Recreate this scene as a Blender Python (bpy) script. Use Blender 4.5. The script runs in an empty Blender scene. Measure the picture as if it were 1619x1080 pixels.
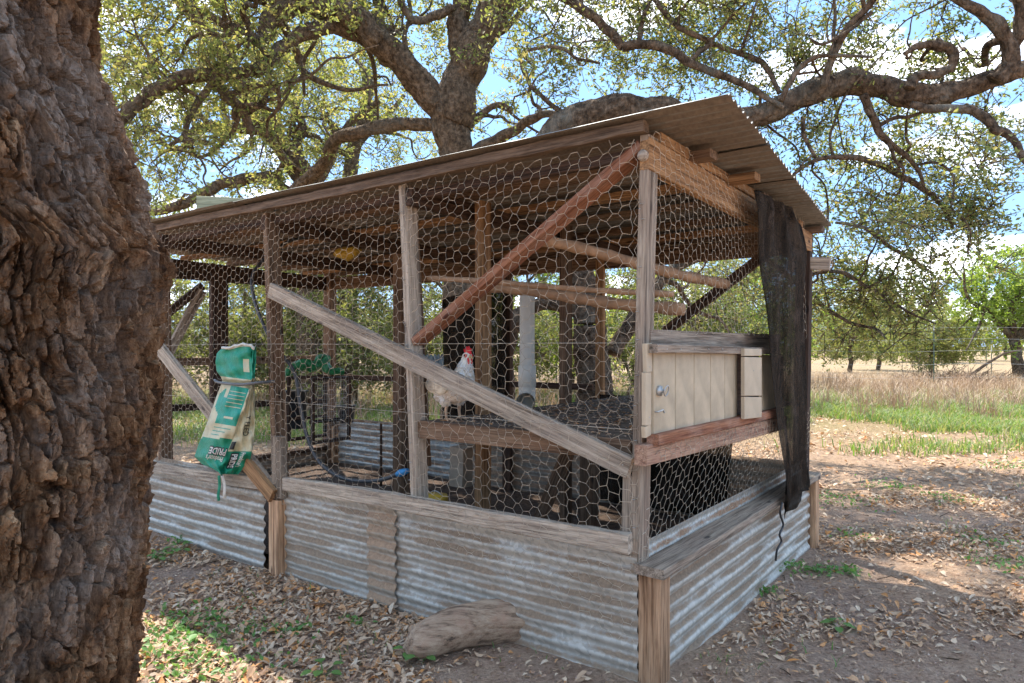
import bpy, bmesh, math, random
import numpy as np
from mathutils import Matrix, Vector, Euler

random.seed(7)
rng = np.random.default_rng(7)
SC = bpy.context.scene
COL = SC.collection

# ------------------------------------------------------------------ camera
EYE = 1.31
FPX = 1100.0                       # focal length in source pixels (1619 wide)
cam_d = bpy.data.cameras.new('camera'); cam = bpy.data.objects.new('camera', cam_d)
COL.objects.link(cam); SC.camera = cam
cam_d.sensor_width = 36.0; cam_d.lens = 36.0 * FPX / 1619.0
cam_d.shift_y = 7.0 / 1619.0
cam_d.clip_start = 0.05; cam_d.clip_end = 3000
cam.location = (0, 0, EYE); cam.rotation_euler = (math.radians(90), 0, 0)

# ------------------------------------------------------------------ world
SUN_EL, SUN_AZ = math.radians(60), math.radians(-20)   # azimuth from +Y towards +X
w = bpy.data.worlds.new('World'); SC.world = w; w.use_nodes = True
nt = w.node_tree; N = nt.nodes; L = nt.links
for n in list(N): N.remove(n)
out = N.new('ShaderNodeOutputWorld'); bg = N.new('ShaderNodeBackground'); L.new(bg.outputs[0], out.inputs[0])
sky = N.new('ShaderNodeTexSky'); sky.sky_type = 'NISHITA'; sky.sun_disc = False
sky.sun_elevation = SUN_EL; sky.sun_rotation = SUN_AZ
sky.air_density = 1.0; sky.dust_density = 0.6; sky.ozone_density = 1.6
tc = N.new('ShaderNodeTexCoord')
mp = N.new('ShaderNodeMapping'); mp.inputs['Scale'].default_value = (1.0, 1.0, 2.6); mp.inputs['Location'].default_value = (1.35, 0.6, 0.5)
L.new(tc.outputs['Generated'], mp.inputs[0])
nz = N.new('ShaderNodeTexNoise'); nz.inputs['Scale'].default_value = 3.4; nz.inputs['Detail'].default_value = 9; nz.inputs['Roughness'].default_value = 0.56
L.new(mp.outputs[0], nz.inputs['Vector'])
cr = N.new('ShaderNodeValToRGB'); cr.color_ramp.elements[0].position = 0.54; cr.color_ramp.elements[1].position = 0.86
L.new(nz.outputs['Fac'], cr.inputs[0])
blu = N.new('ShaderNodeMixRGB'); blu.inputs[0].default_value = .92; blu.inputs[2].default_value = (.53, 1.0, 1.8, 1); L.new(sky.outputs[0], blu.inputs[1])
mx = N.new('ShaderNodeMixRGB'); mx.inputs[2].default_value = (13.5, 12.8, 12.0, 1)
L.new(cr.outputs[0], mx.inputs[0]); L.new(blu.outputs[0], mx.inputs[1]); L.new(mx.outputs[0], bg.inputs[0])
bg.inputs[1].default_value = 0.15

# ------------------------------------------------------------------ sun
sun_d = bpy.data.lights.new('sun', 'SUN'); sun_d.energy = 2.1; sun_d.angle = math.radians(0.7); sun_d.color = (1, 0.945, 0.86)
sun = bpy.data.objects.new('sun', sun_d); COL.objects.link(sun)
sdir = Vector((math.sin(SUN_AZ) * math.cos(SUN_EL), math.cos(SUN_AZ) * math.cos(SUN_EL), math.sin(SUN_EL)))
sun.rotation_euler = sdir.to_track_quat('Z', 'Y').to_euler(); sun.location = sdir * 30

vs = SC.view_settings
vs.view_transform = 'Standard'; vs.look = 'None'; vs.exposure = 2.45; vs.gamma = 1; vs.use_curve_mapping = False
SC.render.engine = 'CYCLES'
SC.cycles.use_denoising = True
SC.cycles.max_bounces = 8; SC.cycles.transparent_max_bounces = 12
SC.cycles.sample_clamp_indirect = 6

# ================================================================== helpers
def link(o, parent=None):
    COL.objects.link(o)
    if parent is not None: o.parent = parent
    return o

def tag(o, label=None, cat=None, group=None, kind=None):
    if label: o['label'] = label
    if cat: o['category'] = cat
    if group: o['group'] = group
    if kind: o['kind'] = kind
    return o

def empty(name, loc=(0, 0, 0), rz=0.0):
    o = bpy.data.objects.new(name, None); o.location = loc; o.rotation_euler = (0, 0, rz)
    o.empty_display_size = 0.1
    return link(o)

def mesh_np(name, V, faces, mats, parent=None, smooth=False, matidx=None):
    """V (n,3); faces: list of int arrays (m,k)"""
    me = bpy.data.meshes.new(name)
    V = np.asarray(V, dtype=np.float32)
    me.vertices.add(len(V)); me.vertices.foreach_set('co', V.ravel())
    faces = [np.asarray(f, dtype=np.int32) for f in faces if len(f)]
    nl = sum(f.size for f in faces); npoly = sum(len(f) for f in faces)
    me.loops.add(nl); me.loops.foreach_set('vertex_index', np.concatenate([f.ravel() for f in faces]))
    starts = []; off = 0
    for f in faces:
        starts.append(off + np.arange(len(f)) * f.shape[1]); off += f.size
    me.polygons.add(npoly); me.polygons.foreach_set('loop_start', np.concatenate(starts).astype(np.int32))
    if matidx is not None: me.polygons.foreach_set('material_index', np.asarray(matidx, dtype=np.int32))
    me.update(calc_edges=True)
    me.polygons.foreach_set('use_smooth', np.full(npoly, smooth))
    if not isinstance(mats, (list, tuple)): mats = [mats]
    for m in mats: me.materials.append(m)
    o = bpy.data.objects.new(name, me)
    return link(o, parent)

class Acc:
    def __init__(s): s.V = []; s.F = {}; s.n = 0
    def add(s, V, *Fs):
        V = np.asarray(V, dtype=float)
        for F in Fs:
            F = np.asarray(F, dtype=int)
            if len(F): s.F.setdefault(F.shape[1], []).append(F + s.n)
        s.V.append(V); s.n += len(V)
    def obj(s, name, mat, parent=None, smooth=False):
        return mesh_np(name, np.concatenate(s.V), [np.concatenate(f) for f in s.F.values()], mat, parent, smooth)

def unit(v):
    v = np.asarray(v, float); return v / (np.linalg.norm(v, axis=-1, keepdims=True) + 1e-12)

def hash2(ix, iy, seed=0):
    h = (ix.astype(np.int64) * 374761393 + iy.astype(np.int64) * 668265263 + seed * 974711) & 0xffffffff
    h = ((h ^ (h >> 13)) * 1274126177) & 0xffffffff
    return ((h ^ (h >> 16)) & 0xffff) / 65535.0

def vnoise(x, y, seed=0):
    x = np.asarray(x, float); y = np.asarray(y, float)
    ix = np.floor(x); iy = np.floor(y); fx = x - ix; fy = y - iy
    fx = fx * fx * (3 - 2 * fx); fy = fy * fy * (3 - 2 * fy)
    a = hash2(ix, iy, seed); b = hash2(ix + 1, iy, seed); c = hash2(ix, iy + 1, seed); d = hash2(ix + 1, iy + 1, seed)
    return (a * (1 - fx) + b * fx) * (1 - fy) + (c * (1 - fx) + d * fx) * fy

def fbm(x, y, seed=0, o=4):
    t = 0; a = 1; s = 0
    for k in range(o):
        t = t + a * vnoise(x * 2 ** k, y * 2 ** k, seed + k); s += a; a *= .5
    return t / s

def catmull(P, R, n=6):
    P = np.asarray(P, float); R = np.asarray(R, float)
    if len(P) < 3: n = max(n, 3)
    Q = np.vstack([2 * P[0] - P[1], P, 2 * P[-1] - P[-2]]); out = []; ro = []
    for i in range(len(P) - 1):
        a, b, c, d = Q[i], Q[i + 1], Q[i + 2], Q[i + 3]
        for k in range(n):
            t = k / n
            out.append(.5 * ((2 * b) + (-a + c) * t + (2 * a - 5 * b + 4 * c - d) * t * t + (-a + 3 * b - 3 * c + d) * t ** 3))
            ro.append(R[i] * (1 - t) + R[i + 1] * t)
    out.append(P[-1]); ro.append(R[-1])
    return np.array(out), np.array(ro)

def tube(acc, P, R, ns=6, cap=False, noise=0.0, ref=None):
    P = np.asarray(P, float); n = len(P)
    R = np.broadcast_to(np.asarray(R, float), (n,))
    T = np.gradient(P, axis=0); T = unit(T)
    if ref is None:
        m = unit(P[-1] - P[0]); ref = np.array([0, 0, 1.]) if abs(m[2]) < .7 else np.array([1., 0.2, 0])
    A = unit(np.cross(T, ref)); B = np.cross(T, A)
    th = np.arange(ns) * 2 * math.pi / ns
    rr = R[:, None] * np.ones(ns)[None]
    if noise: rr = rr * (1 + noise * (rng.random((n, ns)) - .5))
    V = P[:, None] + rr[..., None] * (np.cos(th)[None, :, None] * A[:, None] + np.sin(th)[None, :, None] * B[:, None])
    V = V.reshape(-1, 3)
    i = np.arange(n - 1)[:, None] * ns; j = np.arange(ns)[None]; j2 = (j + 1) % ns
    F = np.stack([i + j, i + j2, i + ns + j2, i + ns + j], -1).reshape(-1, 4)
    if cap:
        V = np.vstack([V, P[0], P[-1]]); c0 = n * ns; c1 = c0 + 1
        jj = np.arange(ns); k = (jj + 1) % ns
        T3 = np.vstack([np.stack([np.full(ns, c0), k, jj], -1), np.stack([np.full(ns, c1), (n - 1) * ns + jj, (n - 1) * ns + k], -1)])
        acc.add(V, F, T3)
    else: acc.add(V, F)

# ------------------------------------------------------------------ materials
def newmat(name):
    m = bpy.data.materials.new(name); m.use_nodes = True
    nt = m.node_tree
    for n in list(nt.nodes): nt.nodes.remove(n)
    o = nt.nodes.new('ShaderNodeOutputMaterial'); b = nt.nodes.new('ShaderNodeBsdfPrincipled')
    nt.links.new(b.outputs[0], o.inputs[0])
    return m, nt, b, o

def nd(nt, t, **kw):
    n = nt.nodes.new(t)
    for k, v in kw.items():
        if k in n.inputs: n.inputs[k].default_value = v
        else: setattr(n, k, v)
    return n

def ramp(nt, src, stops):
    r = nt.nodes.new('ShaderNodeValToRGB'); e = r.color_ramp.elements
    while len(e) < len(stops): e.new(0.5)
    for i, (p, c) in enumerate(stops): e[i].position = p; e[i].color = (c[0], c[1] * (.965 if c[0] != c[2] else 1), c[2] * (.86 if c[0] != c[2] else 1), 1)
    nt.links.new(src, r.inputs[0]); return r.outputs[0]

def noise(nt, vec, scale, detail=4, rough=.55, sc=None, loc=None):
    if sc or loc:
        mp = nt.nodes.new('ShaderNodeMapping')
        if sc: mp.inputs['Scale'].default_value = sc
        nt.links.new(vec, mp.inputs[0]); vec = mp.outputs[0]
        if loc is not None: nt.links.new(loc, mp.inputs['Location'])
    n = nt.nodes.new('ShaderNodeTexNoise'); n.inputs['Scale'].default_value = scale
    n.inputs['Detail'].default_value = detail; n.inputs['Roughness'].default_value = rough
    nt.links.new(vec, n.inputs['Vector']); return n.outputs['Fac']

def mixc(nt, f, a, b, mode='MIX'):
    m = nt.nodes.new('ShaderNodeMixRGB'); m.blend_type = mode
    for i, s in enumerate((f, a, b)):
        if isinstance(s, (int, float)): m.inputs[i].default_value = s
        elif isinstance(s, tuple): m.inputs[i].default_value = (*s, 1)
        else: nt.links.new(s, m.inputs[i])
    return m.outputs[0]

def bump(nt, b, h, strength=.5, dist=.01):
    n = nt.nodes.new('ShaderNodeBump'); n.inputs['Strength'].default_value = strength; n.inputs['Distance'].default_value = dist
    nt.links.new(h, n.inputs['Height']); nt.links.new(n.outputs[0], b.inputs['Normal']); return n

def wood(name, light, dark, blotch, blotch_amt=.5, grain=1.0, rough=.85):
    m, nt, b, o = newmat(name)
    tc = nd(nt, 'ShaderNodeTexCoord'); oi = nd(nt, 'ShaderNodeObjectInfo')
    mu = nd(nt, 'ShaderNodeMath', operation='MULTIPLY'); mu.inputs[1].default_value = 37.0; nt.links.new(oi.outputs['Random'], mu.inputs[0])
    cx = nd(nt, 'ShaderNodeCombineXYZ'); [nt.links.new(mu.outputs[0], cx.inputs[i]) for i in range(3)]
    g = noise(nt, tc.outputs['Object'], 1.0, 6, .65, (2.2, 55, 55), cx.outputs[0])
    g2 = noise(nt, tc.outputs['Object'], 1.0, 3, .6, (7, 190, 190), cx.outputs[0])
    bl = noise(nt, tc.outputs['Object'], 1.0, 5, .62, (5, 11, 11), cx.outputs[0])
    c = ramp(nt, g, [(.34, tuple(x * .62 for x in dark)), (.47, tuple((x + y) / 2 for x, y in zip(dark, light))), (.62, tuple(min(.85, x * 1.12) for x in light))])
    c2 = ramp(nt, bl, [(.46, (0, 0, 0)), (.66, (1, 1, 1))])
    mm = nd(nt, 'ShaderNodeMath', operation='MULTIPLY'); nt.links.new(c2, mm.inputs[0]); mm.inputs[1].default_value = blotch_amt
    c = mixc(nt, mm.outputs[0], c, blotch)
    c = mixc(nt, .45, c, ramp(nt, g2, [(.36, (.16, .15, .14)), (.54, (1, 1, 1))]), 'MULTIPLY')
    hs = nd(nt, 'ShaderNodeHueSaturation'); nt.links.new(c, hs.inputs['Color'])
    mr = nd(nt, 'ShaderNodeMapRange'); mr.inputs['To Min'].default_value = .78; mr.inputs['To Max'].default_value = 1.18
    nt.links.new(oi.outputs['Random'], mr.inputs[0]); nt.links.new(mr.outputs[0], hs.inputs['Value'])
    # knots
    vo = nd(nt, 'ShaderNodeTexVoronoi'); mp = nd(nt, 'ShaderNodeMapping'); mp.inputs['Scale'].default_value = (3.5, 9, 9)
    nt.links.new(tc.outputs['Object'], mp.inputs[0]); nt.links.new(cx.outputs[0], mp.inputs['Location']); nt.links.new(mp.outputs[0], vo.inputs['Vector']); vo.inputs['Scale'].default_value = 1
    kn = ramp(nt, vo.outputs['Distance'], [(.07, (1, 1, 1)), (.14, (0, 0, 0))])
    c = mixc(nt, kn, hs.outputs[0], tuple(x * .4 for x in dark))
    nt.links.new(c, b.inputs['Base Color']); b.inputs['Roughness'].default_value = rough; b.inputs['Specular IOR Level'].default_value = .25
    ad = nd(nt, 'ShaderNodeMath', operation='ADD'); nt.links.new(g, ad.inputs[0]); nt.links.new(g2, ad.inputs[1])
    bump(nt, b, ad.outputs[0], .9 * grain, .004)
    return m

W_GREY = wood('weathered_grey_wood', (0.440, 0.361, 0.299), (0.194, 0.150, 0.119), (0.317, 0.220, 0.158), .55)
W_PALE = wood('pale_weathered_wood', (0.570, 0.488, 0.414), (0.304, 0.239, 0.193), (0.386, 0.304, 0.239), .45)
W_BROWN = wood('brown_wood', (0.259, 0.173, 0.119), (0.108, 0.065, 0.043), (0.216, 0.108, 0.058), .5)
W_ORANGE = wood('orange_treated_wood', (0.442, 0.264, 0.140), (0.230, 0.119, 0.060), (0.297, 0.153, 0.076), .45)
W_RED = wood('red_stained_wood', (.31, .145, .085), (.20, .07, .04), (.40, .25, .18), .5)
W_DARK = wood('dark_wood', (0.102, 0.060, 0.042), (0.036, 0.021, 0.015), (0.072, 0.048, 0.036), .5)  # dark timber, darkened further to stand in for shade deep inside the coop
W_PINK = wood('pinkish_wood', (.40, .265, .195), (.28, .15, .11), (.36, .18, .12), .5)
W_GREEN = wood('mossy_wood', (.36, .37, .27), (.18, .2, .13), (.3, .3, .2), .5)
W_FASC = wood('fascia_wood', (0.203, 0.143, 0.105), (0.083, 0.053, 0.038), (0.255, 0.180, 0.128), .5)
W_POST = wood('treated_post', (0.663, 0.425, 0.272), (0.357, 0.187, 0.102), (0.383, 0.230, 0.136), .4, 1.2)
W_SHELF = wood('shelf_wood', (0.200, 0.160, 0.132), (0.080, 0.060, 0.048), (0.112, 0.080, 0.064), .6)

def plain(name, col, rough=.6, metal=0.0, var=.25, scale=12, bumpd=0.0, bscale=60, spec=.4):
    m, nt, b, o = newmat(name)
    tc = nd(nt, 'ShaderNodeTexCoord')
    n = noise(nt, tc.outputs['Object'], scale, 6, .6)
    c = ramp(nt, n, [(.3, tuple(x * (1 - var) for x in col)), (.7, tuple(min(1, x * (1 + var)) for x in col))])
    nt.links.new(c, b.inputs['Base Color']); b.inputs['Roughness'].default_value = rough; b.inputs['Metallic'].default_value = metal
    b.inputs['Specular IOR Level'].default_value = spec
    if bumpd: bump(nt, b, noise(nt, tc.outputs['Object'], bscale, 5), .6, bumpd)
    return m

def tin(name, rust=.5, pitch=.068, base=(.50, .53, .54), brown=(.27, .165, .105), metal=.55, patch=None):
    m, nt, b, o = newmat(name)
    tc = nd(nt, 'ShaderNodeTexCoord'); oi = nd(nt, 'ShaderNodeObjectInfo')
    mu = nd(nt, 'ShaderNodeMath', operation='MULTIPLY'); mu.inputs[1].default_value = 23.0; nt.links.new(oi.outputs['Random'], mu.inputs[0])
    cx = nd(nt, 'ShaderNodeCombineXYZ'); [nt.links.new(mu.outputs[0], cx.inputs[i]) for i in range(3)]
    vo = nd(nt, 'ShaderNodeTexVoronoi'); vo.inputs['Scale'].default_value = 45; nt.links.new(tc.outputs['Object'], vo.inputs['Vector'])
    sp = ramp(nt, vo.outputs['Color'], [(.2, tuple(x * .78 for x in base)), (.8, tuple(x * 1.1 for x in base))])
    ns = noise(nt, tc.outputs['Object'], 1, 7, .62, (2.5, 2.5, 9), cx.outputs[0])
    nf = noise(nt, tc.outputs['Object'], 55, 4, .65)
    sx = nd(nt, 'ShaderNodeSeparateXYZ'); nt.links.new(tc.outputs['Object'], sx.inputs[0])
    a = nd(nt, 'ShaderNodeMath', operation='MULTIPLY'); a.inputs[1].default_value = 2 * math.pi / pitch; nt.links.new(sx.outputs['Z'], a.inputs[0])
    a2 = nd(nt, 'ShaderNodeMath', operation='ADD'); a2.inputs[1].default_value = 1.9; nt.links.new(a.outputs[0], a2.inputs[0])
    s = nd(nt, 'ShaderNodeMath', operation='SINE'); nt.links.new(a2.outputs[0], s.inputs[0])
    s2 = nd(nt, 'ShaderNodeMath', operation='MULTIPLY_ADD'); s2.inputs[1].default_value = .26; nt.links.new(s.outputs[0], s2.inputs[0]); nt.links.new(ns, s2.inputs[2])
    s3 = nd(nt, 'ShaderNodeMath', operation='MULTIPLY_ADD'); s3.inputs[1].default_value = .22; nt.links.new(nf, s3.inputs[0]); nt.links.new(s2.outputs[0], s3.inputs[2])
    rm = ramp(nt, s3.outputs[0], [(.82 - rust * .45, (0, 0, 0)), (.98 - rust * .45, (1, 1, 1))])
    rc = ramp(nt, nf, [(.3, tuple(x * .75 for x in brown)), (.7, tuple(x * 1.35 for x in brown))])
    c = mixc(nt, rm, sp, rc)
    nt.links.new(c, b.inputs['Base Color'])
    mt = ramp(nt, rm, [(0, (metal,) * 3), (1, (0, 0, 0))]); nt.links.new(mt, b.inputs['Metallic'])
    rr = ramp(nt, rm, [(0, (.45,) * 3), (1, (.85,) * 3)]); nt.links.new(rr, b.inputs['Roughness'])
    bump(nt, b, nf, .35, .002)
    return m
TIN = tin('galvanised_tin', .32, base=(.49, .475, .45), brown=(.24, .175, .125), metal=.08)
TIN_RUST = tin('rusty_tin', .62, base=(.42, .37, .32), brown=(.32, .215, .145), metal=.08)
TIN_CLEAN = tin('clean_tin', .22, base=(0.493, 0.510, 0.518), metal=.35)
TIN_ROOF = tin('roof_tin', .50, base=(0.259, 0.259, 0.256), brown=(0.173, 0.140, 0.115), metal=.1)
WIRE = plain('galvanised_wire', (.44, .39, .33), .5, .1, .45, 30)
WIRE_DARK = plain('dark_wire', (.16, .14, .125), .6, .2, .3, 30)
PVC = plain('white_pvc', (0.612, 0.595, 0.561), .45, 0, .08, 9)
BLACKP = plain('black_plastic', (.03, .03, .033), .4, 0, .3)
DARKHOSE = plain('black_poly_hose', (.06, .06, .065), .35, 0, .3)
BLUEP = plain('blue_plastic', (.03, .22, .5), .4)
GALV = plain('galvanised_steel', (.42, .43, .45), .4, .6, .2, 20)
BUCKET = plain('blue_grey_bucket', (.12, .16, .2), .5, .1, .3, 9)
YELLOW = plain('yellow_plastic', (.50, .33, .04), .5)
GREENP = plain('green_plastic', (.02, .20, .07), .4, 0, .5, 14)
CREAM = plain('cream_paint', (0.46, 0.375, 0.275), .6, 0, .2, 9, .0012, 150)
CREAM_P = plain('cream_paint_batten', (0.49, 0.40, 0.30), .6, 0, .12, 9, .0012, 120)
CONC = plain('pale_block', (.26, .21, .165), .85, 0, .2, 14, .002, 60)

def leafmat(name, cols, trans=.45, rough=.5, tint=(1.5, 1.45, .8)):
    m = bpy.data.materials.new(name); m.use_nodes = True; nt = m.node_tree
    for n in list(nt.nodes): nt.nodes.remove(n)
    o = nd(nt, 'ShaderNodeOutputMaterial'); d = nd(nt, 'ShaderNodeBsdfPrincipled'); t = nd(nt, 'ShaderNodeBsdfTranslucent'); mxs = nd(nt, 'ShaderNodeMixShader')
    g = nd(nt, 'ShaderNodeNewGeometry')
    r = nd(nt, 'ShaderNodeValToRGB'); e = r.color_ramp.elements
    while len(e) < len(cols): e.new(.5)
    for i, c in enumerate(cols): e[i].position = i / max(1, len(cols) - 1); e[i].color = (*c, 1)
    nt.links.new(g.outputs['Random Per Island'], r.inputs[0])
    nt.links.new(r.outputs[0], d.inputs['Base Color']); d.inputs['Roughness'].default_value = rough; d.inputs['Specular IOR Level'].default_value = .35
    br = nd(nt, 'ShaderNodeMixRGB', blend_type='MULTIPLY'); br.inputs[0].default_value = 1; br.inputs[2].default_value = (*tint, 1)
    nt.links.new(r.outputs[0], br.inputs[1]); nt.links.new(br.outputs[0], t.inputs[0])
    mxs.inputs[0].default_value = trans
    nt.links.new(d.outputs[0], mxs.inputs[1]); nt.links.new(t.outputs[0], mxs.inputs[2]); nt.links.new(mxs.outputs[0], o.inputs[0])
    return m
LEAF_OAK = leafmat('oak_leaves', [(.06, .09, .04), (.15, .19, .075), (.26, .26, .10), (.10, .15, .06), (.32, .26, .13), (.20, .25, .10)], .5)
LEAF_OAK2 = leafmat('oak_leaves_yellowing', [(.08, .11, .04), (.27, .28, .10), (.16, .20, .07), (.38, .32, .14), (.22, .26, .10)], .55)
LEAF_BRIGHT = leafmat('fresh_green_leaves', [(.17, .25, .04), (.24, .33, .06), (.30, .38, .09), (.20, .26, .07)], .5)
LEAF_BRUSH = leafmat('brush_leaves', [(.16, .20, .06), (.22, .25, .08), (.28, .27, .12), (.15, .18, .08)], .5)
LITTER = leafmat('fallen_leaves', [(.44, .28, .17), (.62, .44, .28), (.26, .15, .09), (.70, .54, .37), (.54, .35, .21), (.60, .27, .08), (.34, .25, .18), (.72, .57, .40)], .12, .65, (1.1, 1, .8))
GRASS_G = leafmat('green_grass_blades', [(.09, .18, .035), (.14, .25, .05), (.21, .28, .08), (.33, .30, .15), (.12, .19, .06)], .4)
GRASS_B = leafmat('dry_grass_blades', [(.40, .29, .19), (.52, .40, .27), (.33, .24, .15), (.58, .47, .33)], .25, .6, (1.1, 1.0, .85))
WEED = leafmat('weed_leaves', [(.09, .21, .05), (.14, .28, .07), (.19, .30, .11)], .4)

def barkmat(name, light, dark, sc=1.0, moss=(.30, .30, .25)):
    m, nt, b, o = newmat(name)
    tc = nd(nt, 'ShaderNodeTexCoord')
    v = nd(nt, 'ShaderNodeMapping'); v.inputs['Scale'].default_value = (14 * sc, 14 * sc, 5 * sc); nt.links.new(tc.outputs['Object'], v.inputs[0])
    nn = nt.nodes.new('ShaderNodeTexNoise'); nn.inputs['Scale'].default_value = 5 * sc; nt.links.new(tc.outputs['Object'], nn.inputs['Vector'])
    mm = nd(nt, 'ShaderNodeMixRGB'); mm.inputs[0].default_value = .12; nt.links.new(v.outputs[0], mm.inputs[1]); nt.links.new(nn.outputs['Color'], mm.inputs[2])
    vo = nd(nt, 'ShaderNodeTexVoronoi', feature='DISTANCE_TO_EDGE'); vo.inputs['Scale'].default_value = 1.0; nt.links.new(mm.outputs[0], vo.inputs['Vector'])
    n1 = noise(nt, tc.outputs['Object'], 9 * sc, 7, .65); n2 = noise(nt, tc.outputs['Object'], 2.2, 4, .6); n3 = noise(nt, tc.outputs['Object'], 70 * sc, 5, .7)
    c = ramp(nt, n1, [(.34, tuple(x * .6 for x in dark)), (.5, tuple((x + y) / 2 for x, y in zip(dark, light))), (.66, tuple(x * 1.35 for x in light))])
    c = mixc(nt, ramp(nt, n2, [(.5, (0, 0, 0)), (.68, (.4, .4, .4))]), c, moss)
    c = mixc(nt, .5, c, ramp(nt, n3, [(.3, (.5, .48, .46)), (.65, (1, 1, 1))]), 'MULTIPLY')
    nt.links.new(c, b.inputs['Base Color']); b.inputs['Roughness'].default_value = .92; b.inputs['Specular IOR Level'].default_value = .15
    r = ramp(nt, vo.outputs['Distance'], [(0, (0, 0, 0)), (.22, (1, 1, 1))])
    ad = nd(nt, 'ShaderNodeMath', operation='MULTIPLY_ADD'); ad.inputs[1].default_value = .5; nt.links.new(n3, ad.inputs[0]); nt.links.new(r, ad.inputs[2])
    bump(nt, b, ad.outputs[0], 1.0, .02 / sc)
    return m
BARK = barkmat('oak_bark', (0.180, 0.133, 0.101), (0.061, 0.043, 0.032), 1.9)
BARK_GREY = barkmat('grey_oak_bark', (0.209, 0.155, 0.115), (0.086, 0.061, 0.043), 1.9, (0.194, 0.187, 0.158))
# near trunk: relief is geometry, the shader only carries colour and grain
def nearbark():
    m, nt, b, o = newmat('near_oak_bark')
    tc = nd(nt, 'ShaderNodeTexCoord')
    n1 = noise(nt, tc.outputs['Object'], 1, 9, .72, (24, 24, 8)); n2 = noise(nt, tc.outputs['Object'], 3.0, 5, .6); n3 = noise(nt, tc.outputs['Object'], 120, 6, .7, (1, 1, .6))
    n4 = noise(nt, tc.outputs['Object'], 26, 6, .7)
    c = ramp(nt, n1, [(.36, (.04, .020, .011)), (.48, (.155, .085, .047)), (.58, (.30, .18, .105)), (.70, (.46, .32, .21))])
    c = mixc(nt, ramp(nt, n2, [(.45, (0, 0, 0)), (.62, (.8, .8, .8))]), c, mixc(nt, n4, (.17, .13, .10), (.38, .32, .265)))
    c = mixc(nt, ramp(nt, n4, [(.60, (0, 0, 0)), (.74, (.6, .6, .6))]), c, (.36, .16, .07))
    c = mixc(nt, .6, c, ramp(nt, n3, [(.34, (.22, .20, .18)), (.58, (1.0, 1.0, 1.0))]), 'MULTIPLY')
    nt.links.new(c, b.inputs['Base Color']); b.inputs['Roughness'].default_value = .92; b.inputs['Specular IOR Level'].default_value = .12
    ad = nd(nt, 'ShaderNodeMath', operation='ADD'); nt.links.new(n3, ad.inputs[0]); nt.links.new(n4, ad.inputs[1])
    bump(nt, b, ad.outputs[0], .9, .008)
    return m
BARK_NEAR = nearbark()

# ================================================================== frames
RZ = math.radians(-36.5)
C0 = np.array([.485, 2.67, 0.])
XL = np.array([math.cos(RZ), math.sin(RZ), 0.]); YL = np.array([-math.sin(RZ), math.cos(RZ), 0.])
def to_local(p): d = np.asarray(p, float) - C0; return np.array([d @ XL, d @ YL, d[2]])
def to_world(p): p = np.asarray(p, float); return C0 + XL * p[0] + YL * p[1] + np.array([0, 0, p[2]])
def ray(px, py): return np.array([(px - 810) / FPX, 1., (547 - py) / FPX])
OL = to_local((0, 0, EYE))
def rl(px, py):
    d = ray(px, py); return np.array([d @ XL, d @ YL, d[2]])
def F(px, py, y=0.0):
    d = rl(px, py); t = (y - OL[1]) / d[1]; return OL + d * t
def S(px, py, x=0.0):
    d = rl(px, py); t = (x - OL[0]) / d[0]; return OL + d * t
def H(px, py, z):
    d = rl(px, py); t = (z - OL[2]) / d[2]; return OL + d * t
def pix(px, py, Y): return np.array([0, 0, EYE]) + ray(px, py) * Y
def gpix(px, py): return pix(px, py, EYE * FPX / (py - 547))

# ================================================================== ground
def gh(x, y):
    x = np.asarray(x, float); y = np.asarray(y, float)
    r = np.sqrt(x * x + (y - 4) ** 2)
    k = np.clip((22 - r) / 12, 0, 1)
    h = (fbm(x * 1.1, y * 1.1, 3, 4) - .5) * .075 + (fbm(x * 7, y * 7, 9, 3) - .5) * .022
    far = (fbm(x * .03, y * .03, 21, 3) - .5) * 1.2
    return h * (.25 + .75 * k) + far * np.clip((r - 25) / 60, 0, 1) 
nG = 520
s_ = np.linspace(-1, 1, nG)
gx = 1.6 * np.sinh(7.0 * s_) ; gy = 4 + 1.6 * np.sinh(7.0 * s_)
GX, GY = np.meshgrid(gx, gy)
V = np.stack([GX, GY, gh(GX, GY)], -1).reshape(-1, 3)
i = (np.arange(nG - 1)[:, None] * nG + np.arange(nG - 1)[None]).ravel()
m, nt, b, o = newmat('bare_earth')
tc = nd(nt, 'ShaderNodeTexCoord'); P = tc.outputs['Object']
n1 = noise(nt, P, .9, 6, .6); n2 = noise(nt, P, 9, 6, .65); n3 = noise(nt, P, 60, 5, .7); n4 = noise(nt, P, .35, 4, .6); n5 = noise(nt, P, 24, 6, .7)
dirt = ramp(nt, n2, [(.3, (.38, .245, .18)), (.5, (.57, .40, .30)), (.7, (.68, .51, .40))])
dirt = mixc(nt, ramp(nt, n1, [(.42, (0, 0, 0)), (.64, (.7, .7, .7))]), dirt, (.47, .34, .27))
lit = ramp(nt, n5, [(.35, (.22, .14, .10)), (.5, (.40, .28, .19)), (.62, (.50, .38, .27))])
sx = nd(nt, 'ShaderNodeSeparateXYZ'); nt.links.new(P, sx.inputs[0])
mr = nd(nt, 'ShaderNodeMapRange'); mr.inputs['From Min'].default_value = 6; mr.inputs['From Max'].default_value = 11; nt.links.new(sx.outputs['Y'], mr.inputs[0])
c = mixc(nt, mr.outputs[0], dirt, lit)
grs = ramp(nt, n5, [(.3, (.16, .20, .06)), (.6, (.34, .30, .14))])
mr2 = nd(nt, 'ShaderNodeMapRange'); mr2.inputs['From Min'].default_value = 9; mr2.inputs['From Max'].default_value = 14; nt.links.new(sx.outputs['Y'], mr2.inputs[0])
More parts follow.
